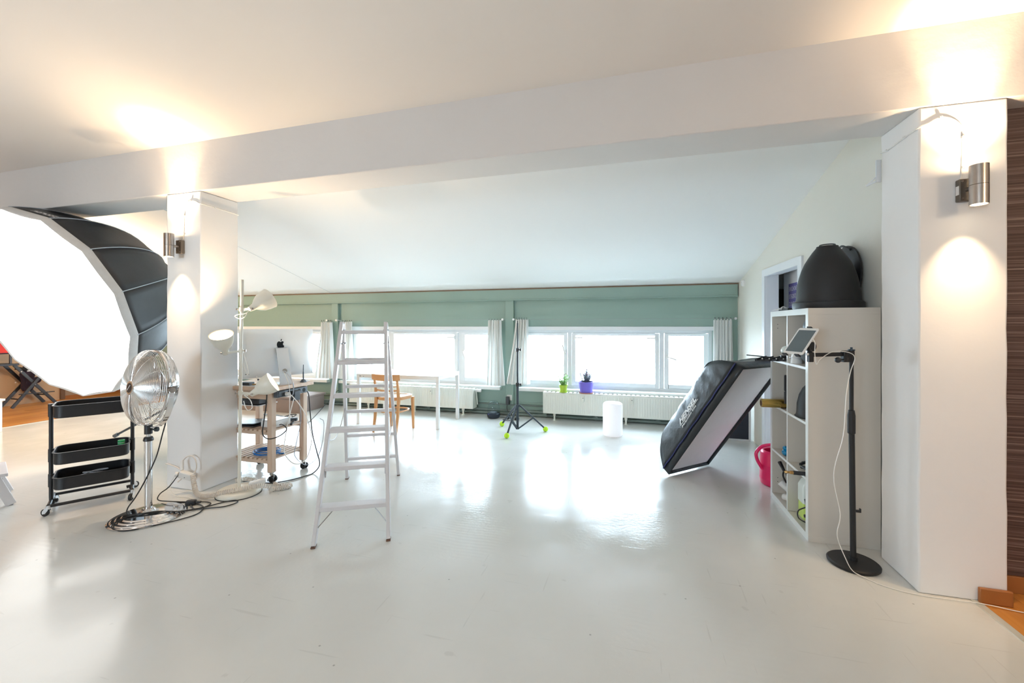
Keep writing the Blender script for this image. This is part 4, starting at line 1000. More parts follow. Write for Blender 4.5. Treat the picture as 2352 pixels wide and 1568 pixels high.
mk('rail', G().bar((-0.16,0.02,0.028),(0.09,0.0,0.006),0.010,0.008), M['black_plastic'], r)
mk('tail', G().bar((0.03,0.0,-0.002),(0.12,0.0,0.0),0.03,0.018), M['black_plastic'], r)
jar('black_grip', 1.090,3.565,2,[(0,0.045),(0.022,0.045),(0.022,0.13),(0.018,0.135),(0.022,0.14),(0.022,0.25),(0.018,0.255),(0,0.255)], M['black_plastic'], 'upright black tube behind the gold roll', 'tube')
r = empty('gold_foil_roll', (1.10,3.63,LV[2]+0.001), 'roll of gold foil lying in the shelf and sticking out to the left', 'foil roll')
mk('roll', G().lathe([(0.022,0.0),(0.031,0.0),(0.032,0.004),(0.032,0.33),(0.022,0.33),(0.022,0.0)],28,(-0.17,-0.01,0.033),(1,0.03,0)), M['gold'], r)
mk('roll_core', G().lathe([(0.020,0.001),(0.022,0.001),(0.022,0.32),(0.020,0.32),(0.020,0.001)],24,(-0.17,-0.01,0.033),(1,0.03,0)), M['brown_foot'], r)
r = empty('blue_clamp', (1.092,3.62,LV[1]+0.001), 'shiny bright blue plastic piece in a far cube of the shelf', 'plastic piece')
mk('blue_body', G().ball((0,0,0.022),0.022,16,10,(1.0,1.6,1.0)), M['blue_plastic'], r)
mk('blue_lobe', G().ball((0.006,0.01,0.052),0.020,16,10,(1.0,1.5,0.8)), M['blue_plastic'], r)
r = empty('white_bulb_lamp', (1.108,3.64,LV[0]+0.001), 'white plastic lamp holders with black cord in the bottom far cube', 'lamp')
mk('holder', G().cyl((-0.01,0.02,0.03),(0.02,-0.04,0.034),0.024,0.018,n=18), M['white_plastic'], r)
mk('holder', G().cyl((-0.035,0.02,0.14),(0.03,-0.02,0.075),0.028,0.022,n=18), M['white_plastic'], r)
mk('cord', G().tube([(-0.01,-0.03,0.15),(-0.03,-0.02,0.2),(-0.01,0.01,0.23),(0.0,-0.02,0.19),(-0.015,-0.03,0.24)],0.006,6,k=5), M['cable_black'], r)
mk('black_handle', G().taper((-0.02,-0.02,0.23),(-0.04,0.03,0.29),(0.018,0.014),(0.026,0.018)), M['black_plastic'], r, bev=0.004)

# ================================================================ door contents, siren, framed board
r = empty('wall_siren', (xw(5.98)-0.001, 5.98, 1.905), 'small round white alarm sensor high in the right back corner', 'sensor')
mk('siren_body', G().lathe([(0,0.035),(0.02,0.034),(0.036,0.026),(0.042,0.010),(0.042,0.0),(0,0)],28,(0,0,0),(-1,-0.25,-0.1)), M['white_plastic'], r)
mk('siren_slot', G().box((-0.035,-0.012,0.012),(0.004,0.02,0.003)), M['black_plastic'], r)
r = empty('framed_board', (1.03,5.60,0), 'black board with pale metal frame standing on the floor behind the black softbox', 'board')
g = G().bx(-0.30,0.30,-0.012,0.012,0.0,0.022).bx(-0.30,0.30,-0.012,0.012,0.678,0.70).bx(-0.30,-0.278,-0.012,0.012,0.022,0.678).bx(0.278,0.30,-0.012,0.012,0.022,0.678)
mk('frame', g, M['alu'], r, bev=0.002); mk('board', G().bx(-0.278,0.278,-0.004,0.006,0.022,0.678), M['navy'], r)
r = empty('white_cabinet', (1.9,4.81,0), 'white cabinet side with a violet poster, seen through the doorway', 'cabinet')
mk('cabinet_body', G().bx(-0.28,0.6,-0.61,0.61,0.0,1.955), M['door_white'], r, bev=0.004)
pst = mk('poster', G().bx(-0.283,-0.2801,0.02,0.443,1.42,1.815), M['poster'], r)
for (txt, z) in (('EIN SCHÖNER WAGE', 1.735), ('IST EIGENTLICH N', 1.655), ('ZU EINER FAHL', 1.575)):
    vs, fs = text_geo(txt, 0.062)
    mk('poster_lettering', G().add([V((-0.2845, 0.425-p.x*0.62, z+p.y*1.05)) for p in vs], fs), M['print_white'], pst, recalc=False)
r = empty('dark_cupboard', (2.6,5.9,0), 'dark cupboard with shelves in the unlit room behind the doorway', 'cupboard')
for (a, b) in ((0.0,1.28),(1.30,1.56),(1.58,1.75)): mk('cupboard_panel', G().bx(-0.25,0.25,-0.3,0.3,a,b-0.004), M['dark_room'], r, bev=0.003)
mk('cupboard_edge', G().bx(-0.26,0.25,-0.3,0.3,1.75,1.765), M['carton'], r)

# ================================================================ watering can
r = empty('watering_can', (1.19,4.14,0), 'hot pink plastic watering can on the floor beside the white shelf', 'watering can')
mk('body', G().lathe([(0,0),(0.115,0.0),(0.128,0.012),(0.134,0.05),(0.136,0.055),(0.134,0.06),(0.133,0.17),(0.135,0.175),(0.133,0.18),(0.128,0.27),(0.120,0.288),(0.104,0.292),(0.100,0.285),(0.112,0.27),(0.118,0.2)],40), M['pink'], r, ang=60)
d = V((-0.91,-0.25,0)).normalized()
hpts = [V((0.10,0.02,0.30)), V((0.04,0.01,0.335))+d*0.0, d*0.06+V((0,0,0.34)), d*0.135+V((0,0,0.325)), d*0.18+V((0,0,0.275)), d*0.175+V((0,0,0.22)), d*0.15+V((0,0,0.17)), d*0.128+V((0,0,0.135))]
mk('handle', G().tube(hpts, 0.014, 10, k=5), M['pink'], r)
mk('spout', G().tube([V((0.10,0.03,0.06)),V((0.14,0.09,0.2)),V((0.16,0.13,0.34))], lambda t: 0.028-0.012*t, 12, k=5), M['pink'], r)
mk('rose', G().cyl((0.16,0.13,0.335),(0.175,0.15,0.37),0.016,0.036,n=18), M['pink'], r)

# ================================================================ tablet stand
TB = V((1.208,2.872,0)); TO = V((1.198,2.869,0))
r = empty('tablet_stand', TB, 'black floor stand with round base and side arm in front of the shelf', 'stand')
wpart('base', G().lathe([(0,0),(0.118,0.0),(0.124,0.006),(0.125,0.016),(0.118,0.022),(0.02,0.026),(0.02,0.045),(0,0.045)],48,TB), M['black_matte'], r)
wpart('lower_pole', G().cyl(TB+V((0,0,0.026)),TO+V((0,0,0.86)),0.0145,n=18), M['black_matte'], r)
wpart('upper_pole', G().cyl(TO+V((0,0,0.84)),TO+V((0,0,1.20)),0.0105,n=16), M['black_matte'], r)
wpart('height_collar', G().lathe([(0.0145,0.745),(0.019,0.75),(0.019,0.85),(0.015,0.88),(0.0105,0.882)],20,TO), M['black_matte'], r)
wpart('cable_hook', G().bx(TB.x+0.012,TB.x+0.034,TB.y-0.006,TB.y+0.006,0.30,0.312).bx(TB.x+0.03,TB.x+0.036,TB.y-0.006,TB.y+0.006,0.30,0.322), M['black_plastic'], r)
R_ = V((0.9615,0.2748,0)); Fq = V((-0.2748,0.9615,0))
top = TO+V((0,0,1.19)); am = R_*-1.0
wpart('arm_clamp', G().box(top-R_*0.022+V((0,0,-0.002)), (0.062,0.03,0.065), Matrix.Rotation(math.atan2(0.2748,0.9615),3,'Z')), M['black_matte'], r, bev=0.004)
wpart('top_screw', G().cyl(top+V((0,0,0.03)),top+V((0,0,0.038)),0.017,n=18).cyl(top+V((0,0,0.038)),top+V((0,0,0.05)),0.006,n=10), M['bluegrey_metal'], r)
wpart('clamp_knob', G().cyl(top-R_*0.055+V((0,0,-0.020)),top-R_*0.085+V((0,0,-0.022)),0.005,n=8).ball(top-R_*0.085-Fq*0.01+V((0,0,-0.022)),0.0165,14,9), M['black_plastic'], r)
ae = top-R_*0.235+V((0,0,0.006))
wpart('arm', G().bar(top-R_*0.05+V((0,0,0.010)), ae, 0.010, 0.022), M['black_matte'], r, bev=0.002)
wpart('arm_joint', G().box(ae+V((0,0,-0.012)),(0.026,0.024,0.056),Matrix.Rotation(math.atan2(0.2748,0.9615),3,'Z')), M['black_matte'], r, bev=0.003)
wpart('joint_bolt', G().cyl(ae-R_*0.012+V((0,0,0.004)),ae-R_*0.024+V((0,0,0.004)),0.008,n=10), M['alu'], r)
# small tablet, tilted back towards the left
e1 = V((0.47,-0.882,-0.023)).normalized(); e2 = V((0.548,0.271,0.791)); e2 = (e2-e1*e2.dot(e1)).normalized(); nn = e1.cross(e2).normalized()
w1, h1 = 0.135, 0.191
tc_ = V((0.950,2.879,1.272))
Rt = Matrix((e1,e2,nn)).transposed()
t_ = empty('tablet', tc_, 'white tablet with dark screen held on the black stand arm', 'tablet')
def inT(g): g.v = [Rt @ p for p in g.v]; return g
mk('tablet_body', inT(G().loft([rrect(0,0,w1-0.006,h1-0.006,0.010,-0.005), rrect(0,0,w1,h1,0.012,-0.002), rrect(0,0,w1,h1,0.012,0.002), rrect(0,0,w1-0.002,h1-0.002,0.012,0.003)],True,True,True)), M['white_plastic'], t_)
mk('screen', inT(G().box((0,0,0.0032),(w1-0.022,h1-0.034,0.0008))), M['screen'], t_)
hq = lambda g: (setattr(g, 'v', [tc_ + Rt @ p for p in g.v]), g)[1]
wpart('holder_plate', hq(G().box((0.0,-0.0,-0.012),(0.05,h1*0.7,0.008)).box((0,-h1*0.35,-0.012),(w1*0.8,0.02,0.008))), M['black_plastic'], r, bev=0.002)
for (x, y) in ((-0.05,-h1/2-0.004),(0.035,-h1/2-0.004),(0.0,h1/2+0.004)):
    wpart('holder_claw', hq(G().box((x,y,-0.002),(0.03,0.008,0.022))), M['black_plastic'], r, bev=0.002)
bj = tc_-nn*0.05
wpart('ball_joint', G().ball(bj, 0.026, 18, 12).cyl(tc_-nn*0.016, bj, 0.012, n=12), M['black_matte'], r)
wpart('tilt_disc', G().cyl(bj+e1*0.02, bj+e1*0.04, 0.028, n=24), M['black_matte'], r)
wpart('joint_arm', G().cyl(bj, ae+V((0,0,0.012)), 0.012, n=12), M['black_matte'], r)
solo('tablet_cable', G().tube([tuple(tc_+e1*(w1/2)+e2*0.02), tuple(tc_+e1*(w1/2+0.03)+e2*-0.01), tuple(ae+V((0.015,-0.02,0.01))), tuple(ae+V((0.02,-0.03,-0.05))), tuple(ae+V((0.04,-0.03,-0.02))), tuple(top-R_*0.12-Fq*0.02+V((0,0,0.026))), tuple(top-R_*0.04-Fq*0.03+V((0,0,0.022))), tuple(top-R_*0.005-Fq*0.03+V((0,0,-0.01))), tuple(top-R_*0.03-Fq*0.03+V((0,0,-0.09))), (1.120,2.74,0.98),(1.092,2.704,0.77),(1.042,2.69,0.556),(1.075,2.697,0.344),(1.062,2.700,0.226),(1.105,2.706,0.10),(1.15,2.735,0.027),(1.20,2.725,0.006),(1.258,2.669,0.004),(1.388,2.628,0.004),(1.63,2.622,0.008),(1.81,2.60,0.004),(2.1,2.62,0.004)],0.0022,6,k=6), M['cable_white'],
    'thin white cable running from the tablet down to the floor and along the pillar', 'cable')

# ================================================================ chrome floor fan
FB = V((-3.335,2.207,0))
r = empty('floor_fan', FB, 'chrome pedestal floor fan with round wire guard and wide round base', 'fan')
mk('base', G().lathe([(0,0),(0.222,0.0),(0.225,0.006),(0.215,0.012),(0.207,0.012),(0.198,0.019),(0.180,0.019),(0.170,0.026),(0.150,0.026),(0.140,0.033),(0.06,0.036),(0.045,0.045),(0.038,0.058),(0.030,0.062),(0,0.062)],64), M['chrome'], r, ang=20)
mk('pole', G().cyl((0,0,0.06),(0,0,0.545),0.0235,n=28), M['chrome'], r)
mk('pole_collar', G().lathe([(0,0.542),(0.029,0.542),(0.031,0.552),(0.026,0.566),(0.022,0.572),(0,0.572)],24), M['black_plastic'], r)
mk('inner_pole', G().cyl((0,0,0.57),(0,0,0.60),0.013,n=18), M['chrome'], r)
mk('neck', G().cyl((0,0,0.592),(0,0,0.655),0.024,n=20), M['black_plastic'], r)
mk('lock_knob', G().cyl((0.02,0.008,0.622),(0.052,0.018,0.622),0.006,n=8).cyl((0.044,0.016,0.622),(0.062,0.021,0.622),0.015,n=14), M['black_plastic'], r)
HC = V((0.02,-0.005,0.925)); FA = V((-0.20,-0.975,0.10)).normalized()
fx = V((0,0,1)).cross(FA).normalized(); fy = FA.cross(fx); Rf = Matrix((fx,fy,FA)).transposed()
def hf(g): g.v = [HC + Rf @ p for p in g.v]; return g
RG = 0.262
mk('guard_ring', hf(G().torus((0,0,0),RG,0.008,56,8)), M['chrome'], r)
def gz(x, f): x = x/RG; return f*(0.040+0.068*(1-x**4.5))          # dome profile of the guards
for side, nm, nr in ((1,'front_guard',38),(-1,'rear_guard',24)):
    g = G()
    for i in range(nr):
        rad = 0.05+(RG-0.055)*(i/(nr-1)) if side == 1 else 0.07+(RG-0.075)*(i/(nr-1))
        g.torus((0,0,gz(rad,side)),rad,0.0016,48,4)
    for i in range(3): g.torus((0,0,side*(0.012+0.011*i)),RG,0.0014,48,4)
    for i in range(12):
        a = 2*PI*i/12; tw = 0.0
        pts = [V((math.cos(a)*q, math.sin(a)*q, gz(q,side)+side*0.001)) for q in (0.04,0.09,0.14,0.19,0.23,0.25,RG)]+[V((math.cos(a)*RG, math.sin(a)*RG, 0))]
        g.tube(pts, 0.0022, 4)
    o = mk(nm, hf(g), M['wire'], r); o['kind'] = 'stuff'
mk('badge_ring', hf(G().lathe([(0,0.104),(0.048,0.104),(0.050,0.110),(0.046,0.116),(0.036,0.117),(0,0.117)],32)), M['chrome'], r)
bd = mk('badge', hf(G().lathe([(0,0.1175),(0.034,0.1175),(0.033,0.119),(0,0.120)],28)), M['black_plastic'], r)
mk('badge_stripe', hf(G().bar((-0.018,-0.018,0.1205),(0.018,0.018,0.1205),0.005,0.002,(0,0,1))), M['print_white'], bd)
mk('motor', hf(G().lathe([(0,-0.13),(0.05,-0.128),(0.062,-0.11),(0.064,-0.04),(0.055,-0.02),(0,-0.02)],28)), M['chrome'], r, ang=40)
mk('blade_hub', hf(G().lathe([(0,-0.018),(0.048,-0.018),(0.045,0.03),(0.03,0.045),(0,0.048)],24)), M['chrome'], r, ang=50)
for k in range(4):
    a0 = k*PI/2+0.4
    def bf(u_, v_, a0=a0):
        rad = 0.045+0.185*u_; w_ = 0.35+0.55*math.sin(PI*min(1,u_*0.75+0.12)); an = a0+(v_-0.5)*w_*1.1
        return V((rad*math.cos(an), rad*math.sin(an), 0.01+(v_-0.5)*0.075*(1-0.3*u_)))
    mk('blade', hf(G().grid(bf, 8, 6)), M['steel'], r, ang=180, solid=0.002)
# yoke: half ring under the guard
yk = []
for i in range(25):
    a = PI+PI*i/24; yk.append(HC+V((fx.x*math.cos(a), fx.y*math.cos(a), 0))*0.285+V((0,0,1))*math.sin(a)*0.285-FA*0.01)
lo = []
for i, p in enumerate(yk):
    a = PI+PI*i/24; rd = (V((fx.x*math.cos(a), fx.y*math.cos(a), 0))+V((0,0,math.sin(a)))).normalized()
    lo.append([p+rd*0.005+FA*0.016, p+rd*0.005-FA*0.016, p-rd*0.005-FA*0.016, p-rd*0.005+FA*0.016])
mk('yoke', G().loft(lo, True, True, True), M['chrome'], r, bev=0.003)
for s_ in (1,-1):
    q = HC+fx*0.285*s_-FA*0.01; mk('tilt_knob', G().cyl(q-fx*0.03*s_, q+fx*0.012*s_, 0.018, n=18).cyl(q, q-fx*0.05*s_, 0.006, n=8), M['steel'], r)
mk('tilt_block', G().box(HC+fx*0.265-FA*0.02,(0.03,0.05,0.045)), M['steel_dark'], r, bev=0.004)
r.location = FB
# black cables round the fan foot
solo('fan_cable', G().tube([(-3.262,2.262,0.72),(-3.236,2.257,0.685),(-3.262,2.249,0.576),(-3.285,2.225,0.426),(-3.31,2.174,0.281),(-3.358,2.14,0.162),(-3.42,2.13,0.08),(-3.40,2.12,0.045),(-3.33,2.145,0.045),(-3.25,2.215,0.045),(-3.147,2.30,0.02),(-3.10,2.386,0.008),(-3.089,2.47,0.008),(-3.15,2.50,0.008),(-3.257,2.457,0.014),(-3.40,2.41,0.02),(-3.50,2.385,0.03),(-3.533,2.42,0.06),(-3.50,2.46,0.10),(-3.535,2.545,0.145),(-3.56,2.575,0.155)],0.0042,6,k=7), M['cable_black'], 'black fan cable running down the pole, over the base and up to the coupling', 'cable')
solo('extension_cable', G().tube([(-3.44,2.40,0.007),(-3.30,2.44,0.010),(-3.20,2.45,0.012),(-3.09,2.42,0.007),(-3.03,2.33,0.006),(-3.05,2.24,0.006),(-3.12,2.13,0.006),(-3.21,2.02,0.006),(-3.30,1.99,0.006),(-3.36,2.0,0.022),(-3.385,2.06,0.034),(-3.35,2.13,0.040),(-3.27,2.20,0.040),(-3.17,2.30,0.018),(-3.08,2.42,0.010),(-3.04,2.52,0.007),(-2.98,2.585,0.007),(-2.93,2.56,0.007),(-2.95,2.48,0.007),(-3.04,2.42,0.007),(-3.12,2.38,0.007),(-3.22,2.42,0.012)],0.0042,6,k=7), M['cable_black'], 'looped black cable lying over the fan base and on the floor', 'cable')
r = empty('cable_switch', (-3.24,2.44,0.0), 'chunky black inline plug lying on the cables behind the fan base', 'plug')
mk('plug_body', G().loft([rrect(0,0,0.07,0.045,0.012,z) for z in (0.004,0.03)]+[rrect(0,0,0.06,0.035,0.012,0.036)],True,True,True).xf(Matrix.Rotation(0.5,4,'Z')), M['black_plastic'], r)
mk('plug_collar', G().cyl((0.03,0.016,0.018),(0.06,0.03,0.018),0.012,0.008,n=12), M['black_plastic'], r)
r = empty('power_coupling', (-3.50,2.60,0.10), 'white coiled extension socket hanging by the left pillar foot', 'socket')
R45 = Matrix.Rotation(0.45,3,'Y') @ Matrix.Rotation(0.46,3,'Z')
mk('socket_body', G().box((0,0,0.045),(0.105,0.045,0.055),R45), M['white_plastic'], r, bev=0.008)
mk('socket_face', G().cyl((-0.045,-0.035,0.06),(-0.060,-0.045,0.064),0.020,n=20), M['white_plastic'], r)
mk('white_plug', G().cyl((-0.04,-0.01,0.09),(-0.05,0.0,0.16),0.015,0.012,n=14), M['white_plastic'], r)
mk('socket_slot', G().cyl((0.02,-0.032,0.04),(0.02,-0.035,0.04),0.003,n=8), M['black_plastic'], r)
solo('supply_cable', G().tube([(-3.80,2.648,0.20),(-3.74,2.645,0.195),(-3.66,2.642,0.18),(-3.60,2.64,0.15),(-3.59,2.635,0.11),(-3.60,2.60,0.08)],0.005,6,k=5), M['cable_cream'], 'short cream cable crossing the front of the left pillar near the floor', 'cable')
solo('white_loop_cable', G().tube([(-3.55,2.60,0.255),(-3.52,2.615,0.29),(-3.47,2.62,0.30),(-3.43,2.62,0.27),(-3.42,2.62,0.21),(-3.44,2.615,0.16)],0.005,6,k=6), M['cable_cream'], 'cream cable loop arching above the white coiled extension socket', 'cable')
solo('thin_white_cable', G().tube([(-3.56,2.56,0.16),(-3.60,2.55,0.10),(-3.57,2.53,0.04),(-3.50,2.52,0.006),(-3.40,2.53,0.005),(-3.33,2.52,0.005)],0.0025,6,k=6), M['cable_white'], 'thin white cable dropping from the socket to the floor in front of the left pillar', 'cable')
def coil(path, turns, R_, r_):
    P = smooth([V(p) for p in path], 24); m = len(P); out = []; L_ = [0.0]
    for i in range(1,m): L_.append(L_[-1]+(P[i]-P[i-1]).length)
    N_ = int(turns*9); j = 0
    for i in range(N_+1):
        s_ = L_[-1]*i/N_
        while j < m-2 and L_[j+1] < s_: j += 1
        f = (s_-L_[j])/max(1e-6, L_[j+1]-L_[j]); p = P[j].lerp(P[j+1], min(1,f)); t = (P[j+1]-P[j]).normalized()
        x = (V((0,0,1))-t*t.z); x = x.normalized() if x.length > 0.1 else V((1,0,0)); y = t.cross(x); a = 2*PI*turns*i/N_
        out.append(p+x*R_*math.cos(a)+y*R_*math.sin(a))
    return out
g = G().tube(coil([(-3.435,2.60,0.155),(-3.40,2.585,0.09),(-3.345,2.56,0.04),(-3.27,2.54,0.026),(-3.18,2.55,0.035),(-3.10,2.58,0.055),(-3.00,2.64,0.070),(-2.90,2.74,0.072),(-2.855,2.80,0.05)], 62, 0.0165, 0.0035), 0.0035, 5)
solo('coiled_cable', g, M['cable_cream'], 'cream spiral cable draped from the socket over the round lamp base', 'cable')
g = G().tube(coil([(-2.86,2.82,0.022),(-2.80,2.86,0.022),(-2.77,2.91,0.022),(-2.80,2.93,0.022),(-2.86,2.89,0.022),(-2.93,2.92,0.022)], 30, 0.0165, 0.0035), 0.0035, 5)
solo('coiled_cable', g, M['cable_cream'], 'end of cream spiral cable curled on the floor right of the round lamp base', 'cable')
g = G().tube(coil([(-3.22,2.80,0.062),(-3.17,2.84,0.066),(-3.10,2.85,0.062),(-3.04,2.86,0.05)], 18, 0.015, 0.0032), 0.0032, 5)
solo('coiled_cable', g, M['cable_cream'], 'short length of cream spiral cable behind the lamp pole foot', 'cable')
r = empty('socket_block', (-2.99,2.80,0.048), 'white socket block lying on the round lamp base', 'socket')
mk('block_body', G().box((0,0,0.022),(0.12,0.05,0.036),Matrix.Rotation(0.7,3,'Z')@Matrix.Rotation(-0.15,3,'Y')), M['white_plastic'], r, bev=0.006)
mk('end_switch', G().box((0.058,0.05,0.030),(0.012,0.02,0.018),Matrix.Rotation(0.7,3,'Z')), M['grey_plastic'], r, bev=0.002)

# ================================================================ three-headed lamp stand
LB = V((-3.084,2.712,0)); LT = V((-3.060,2.719,1.739)); ld = (LT-LB).normalized()
r = empty('spot_floor_lamp', LB, 'cream three-headed floor lamp standing beside the left pillar', 'floor lamp')
wpart('base', G().lathe([(0,0.0),(0.158,0.0),(0.160,0.006),(0.158,0.030),(0.150,0.040),(0.135,0.046),(0.02,0.050),(0,0.050)],56,LB), M['cream_metal'], r)
wpart('base_edge', G().lathe([(0.159,0.0),(0.163,0.0),(0.163,0.006),(0.159,0.006),(0.159,0)],56,LB), M['rubber'], r)
wpart('pole', G().cyl(LB+ld*0.048, LT, 0.0125, n=20), M['cream_metal'], r)
def head(zj, nk, axis, dirj, on, lbl, watts, kn):
    ax = V(axis).normalized(); nk = V(nk); j = LB+ld*zj
    h = bpy.data.objects.new('lamp_head', None)
    wpart('pole_clamp', G().cyl(j-ld*0.016, j+ld*0.016, 0.019, n=16), M['cream_metal'], r)
    dj = (nk-j).normalized()
    wpart('clamp_arm', G().bar(j, nk-dj*0.012, 0.014, 0.020), M['cream_metal'], r, bev=0.002)
    kd = V(kn).normalized(); wpart('thumb_screw', G().cyl(j+kd*0.018, j+kd*0.036, 0.004, n=8).box(j+kd*0.042, (0.010,0.006,0.018)), M['steel'], r)
    wpart('joint', G().ball(nk, 0.019, 14, 9), M['cream_metal'], r)
    wpart('joint_screw', G().cyl(nk-V((0,0,1)).cross(ax).normalized()*0.02, nk-V((0,0,1)).cross(ax).normalized()*0.036, 0.008, n=10), M['steel'], r)
    pr = [(0.0,-0.012),(0.020,-0.010),(0.023,0.005),(0.028,0.035),(0.052,0.065),(0.070,0.095),(0.080,0.135),(0.084,0.172),(0.087,0.176)]
    pi_ = [(0.087,0.176),(0.081,0.172),(0.077,0.135),(0.067,0.096),(0.049,0.068),(0.022,0.040),(0.0,0.040)]
    sh = wpart('lamp_shade', G().lathe(pr+pi_, 40, nk, ax), M['cream_metal'], r, ang=50, recalc=True)
    c = nk+ax*0.110
    if on:
        bl = G().lathe([(0,-0.06),(0.014,-0.058),(0.015,-0.03),(0.03,-0.005),(0.038,0.02),(0.032,0.042),(0.018,0.052),(0,0.055)],20,c,ax)
        wpart('bulb', bl, M['bulb_on'], r, ang=70)
        spot('lamp_head_light', c+ax*0.060, ax, watts, WARM, 160, 0.6, 0.02)
    return c
head(1.495, (-2.995,2.738,1.503), (0.28,0.756,0.5), None, True, '', 10, (-1,-0.2,0.1))
head(1.158, (-3.210,2.700,1.140), (0.233,-0.41,0.85), None, True, '', 60, (1,0.1,0.1))
head(0.818, (-2.975,2.735,0.812), (0.68,0.50,0.50), None, True, '', 16, (-1,-0.2,-0.05))
solo('lamp_flex', G().tube([(-3.0,2.735,1.49),(-3.02,2.715,1.465),(-3.07,2.69,1.455),(-3.10,2.69,1.44),(-3.06,2.70,1.42),(-3.02,2.705,1.435),(-3.01,2.72,1.465)],0.0028,6,k=6), M['cable_white'], 'small white flex loop under the top lamp head', 'cable')
solo('lamp_flex', G().tube([(-3.165,2.69,1.25),(-3.15,2.70,1.19),(-3.155,2.70,1.17),(-3.17,2.69,1.20)],0.0025,6,k=5), M['cable_white'], 'short white flex beside the middle lamp head', 'cable')
solo('lamp_flex', G().tube([(-3.06,2.735,1.13),(-3.045,2.745,1.06),(-3.03,2.75,0.99),(-3.035,2.745,0.96),(-3.06,2.74,1.02),(-3.068,2.735,1.06)],0.0025,6,k=5), M['cable_white'], 'white flex hanging behind the pole below the middle lamp head', 'cable')
solo('lamp_flex', G().tube([(-2.99,2.71,0.80),(-3.04,2.72,0.80),(-3.0,2.74,0.76),(-2.985,2.745,0.70),(-3.02,2.74,0.675),(-3.05,2.74,0.70),(-3.062,2.735,0.75)],0.0035,6,k=6), M['cable_white'], 'white flex loop hanging under the lowest lamp head', 'cable')

# ================================================================ wooden cart with computer
r = empty('wooden_cart', (-3.3,3.19,0), 'pale wooden slatted utility cart on casters behind the three-headed lamp', 'cart')
cx0, cx1, cy0, cy1, TZ = -3.60, -3.022, 2.975, 3.395, 0.83
wpart('cart_top', G().bx(cx0-0.05,cx1+0.045,cy0-0.03,cy1+0.035,TZ-0.032,TZ), M['birch_x'], r, bev=0.003)
LEG = ((cx0,cy0),(cx1-0.05,cy0),(cx0,cy1-0.05),(cx1-0.05,cy1-0.05))
for (a, b) in LEG:
    wpart('leg', G().bx(a,a+0.05,b,b+0.05,0.085,TZ-0.032), M['birch_z'], r, bev=0.004)
for (a, b) in ((cx1-0.05,cy0),(cx0,cy0),(cx0,cy1-0.05),(cx1-0.05,cy1-0.05)):
    c_ = V((a+0.025,b+0.025,0)); q = wpart('caster', G().cyl(c_+V((0,0,0.06)),c_+V((0,0,0.085)),0.016,n=14).box(c_+V((0.0,0,0.082)),(0.04,0.04,0.005)).box(c_+V((0.010,0,0.052)),(0.035,0.014,0.03)), M['steel'], r)
    for s_ in (-1,1):
        w2 = G().cyl(c_+V((0.012,s_*0.010,0.027)),c_+V((0.012,s_*0.024,0.027)),0.027,n=20); wpart('wheel', w2, M['rubber'], r)
for (x0_,x1_,y0_,y1_) in ((cx0+0.05,cx1-0.05,cy0+0.01,cy0+0.032),(cx0+0.05,cx1-0.05,cy1-0.032,cy1-0.01),(cx0+0.01,cx0+0.032,cy0+0.05,cy1-0.05),(cx1-0.032,cx1-0.01,cy0+0.05,cy1-0.05)):
    wpart('apron', G().bx(x0_,x1_,y0_,y1_,TZ-0.112,TZ-0.032), M['birch_x'], r, bev=0.002)
for zs in (0.185, 0.435):
    for yy in (cy0+0.012, cy1-0.034):
        wpart('shelf_rail', G().bx(cx0+0.04,cx1-0.04,yy,yy+0.022,zs-0.03,zs), M['birch_x'], r, bev=0.002)
    for i in range(11):
        x = cx0+0.03+i*(cx1-cx0-0.075)/10
        wpart('slat', G().bx(x-0.004,x+0.026,cy0+0.004,cy1-0.004,zs,zs+0.016), M['birch_y'], r, bev=0.002)
# computer
CC = V((-3.165,3.185,0)); cd = V((0.357,0.934,0)).normalized(); cn = V((cd.y,-cd.x,0))      # cn: direction the back faces
r = empty('desktop_computer', V((CC.x,CC.y,TZ)), 'large silver all-in-one computer seen from behind on the wooden cart', 'computer')
Rc = Matrix((cd, cn*-1.0, V((0,0,1)))).transposed()         # x along the width, -y towards the viewer
def cp(g): g.v = [Rc @ p for p in g.v]; return g
def bulge(u_, v_):
    x = (u_-0.5)*0.65; z = 0.070+0.435*v_; e = (1-(2*u_-1)**4)*(1-(2*v_-1)**4); return V((x, -0.012-0.045*e**0.7, z))
mk('back_shell', cp(G().grid(bulge, 24, 18)), M['comp'], r, ang=180)
mk('screen_slab', cp(G().bx(-0.325,0.325,-0.0125,0.0,0.070,0.505)), M['comp'], r, bev=0.002)
mk('screen', cp(G().bx(-0.318,0.318,0.0,0.002,0.12,0.498)), M['screen'], r)
mk('stand_neck', cp(G().loft([[V((-0.052,-0.058,0.335)),V((0.052,-0.058,0.335)),V((0.052,-0.048,0.338)),V((-0.052,-0.048,0.338))],
    [V((-0.052,-0.085,0.330)),V((0.052,-0.085,0.330)),V((0.052,-0.080,0.322)),V((-0.052,-0.080,0.322))],
    [V((-0.052,-0.165,0.020)),V((0.052,-0.165,0.020)),V((0.052,-0.155,0.020)),V((-0.052,-0.155,0.020))],
    [V((-0.052,-0.160,0.001)),V((0.052,-0.160,0.001)),V((0.052,-0.150,0.008)),V((-0.052,-0.150,0.008))],
    [V((-0.052,0.04,0.001)),V((0.052,0.04,0.001)),V((0.052,0.04,0.008)),V((-0.052,0.04,0.008))]],True,True,True)), M['alu'], r, ang=40)
mk('cable_hole', cp(G().cyl((0,-0.136,0.125),(0,-0.141,0.126),0.020,n=24)), M['steel'], r)
mk('vent_block', cp(G().bx(-0.03,0.03,-0.060,-0.045,0.27,0.31)), M['steel_dark'], r)
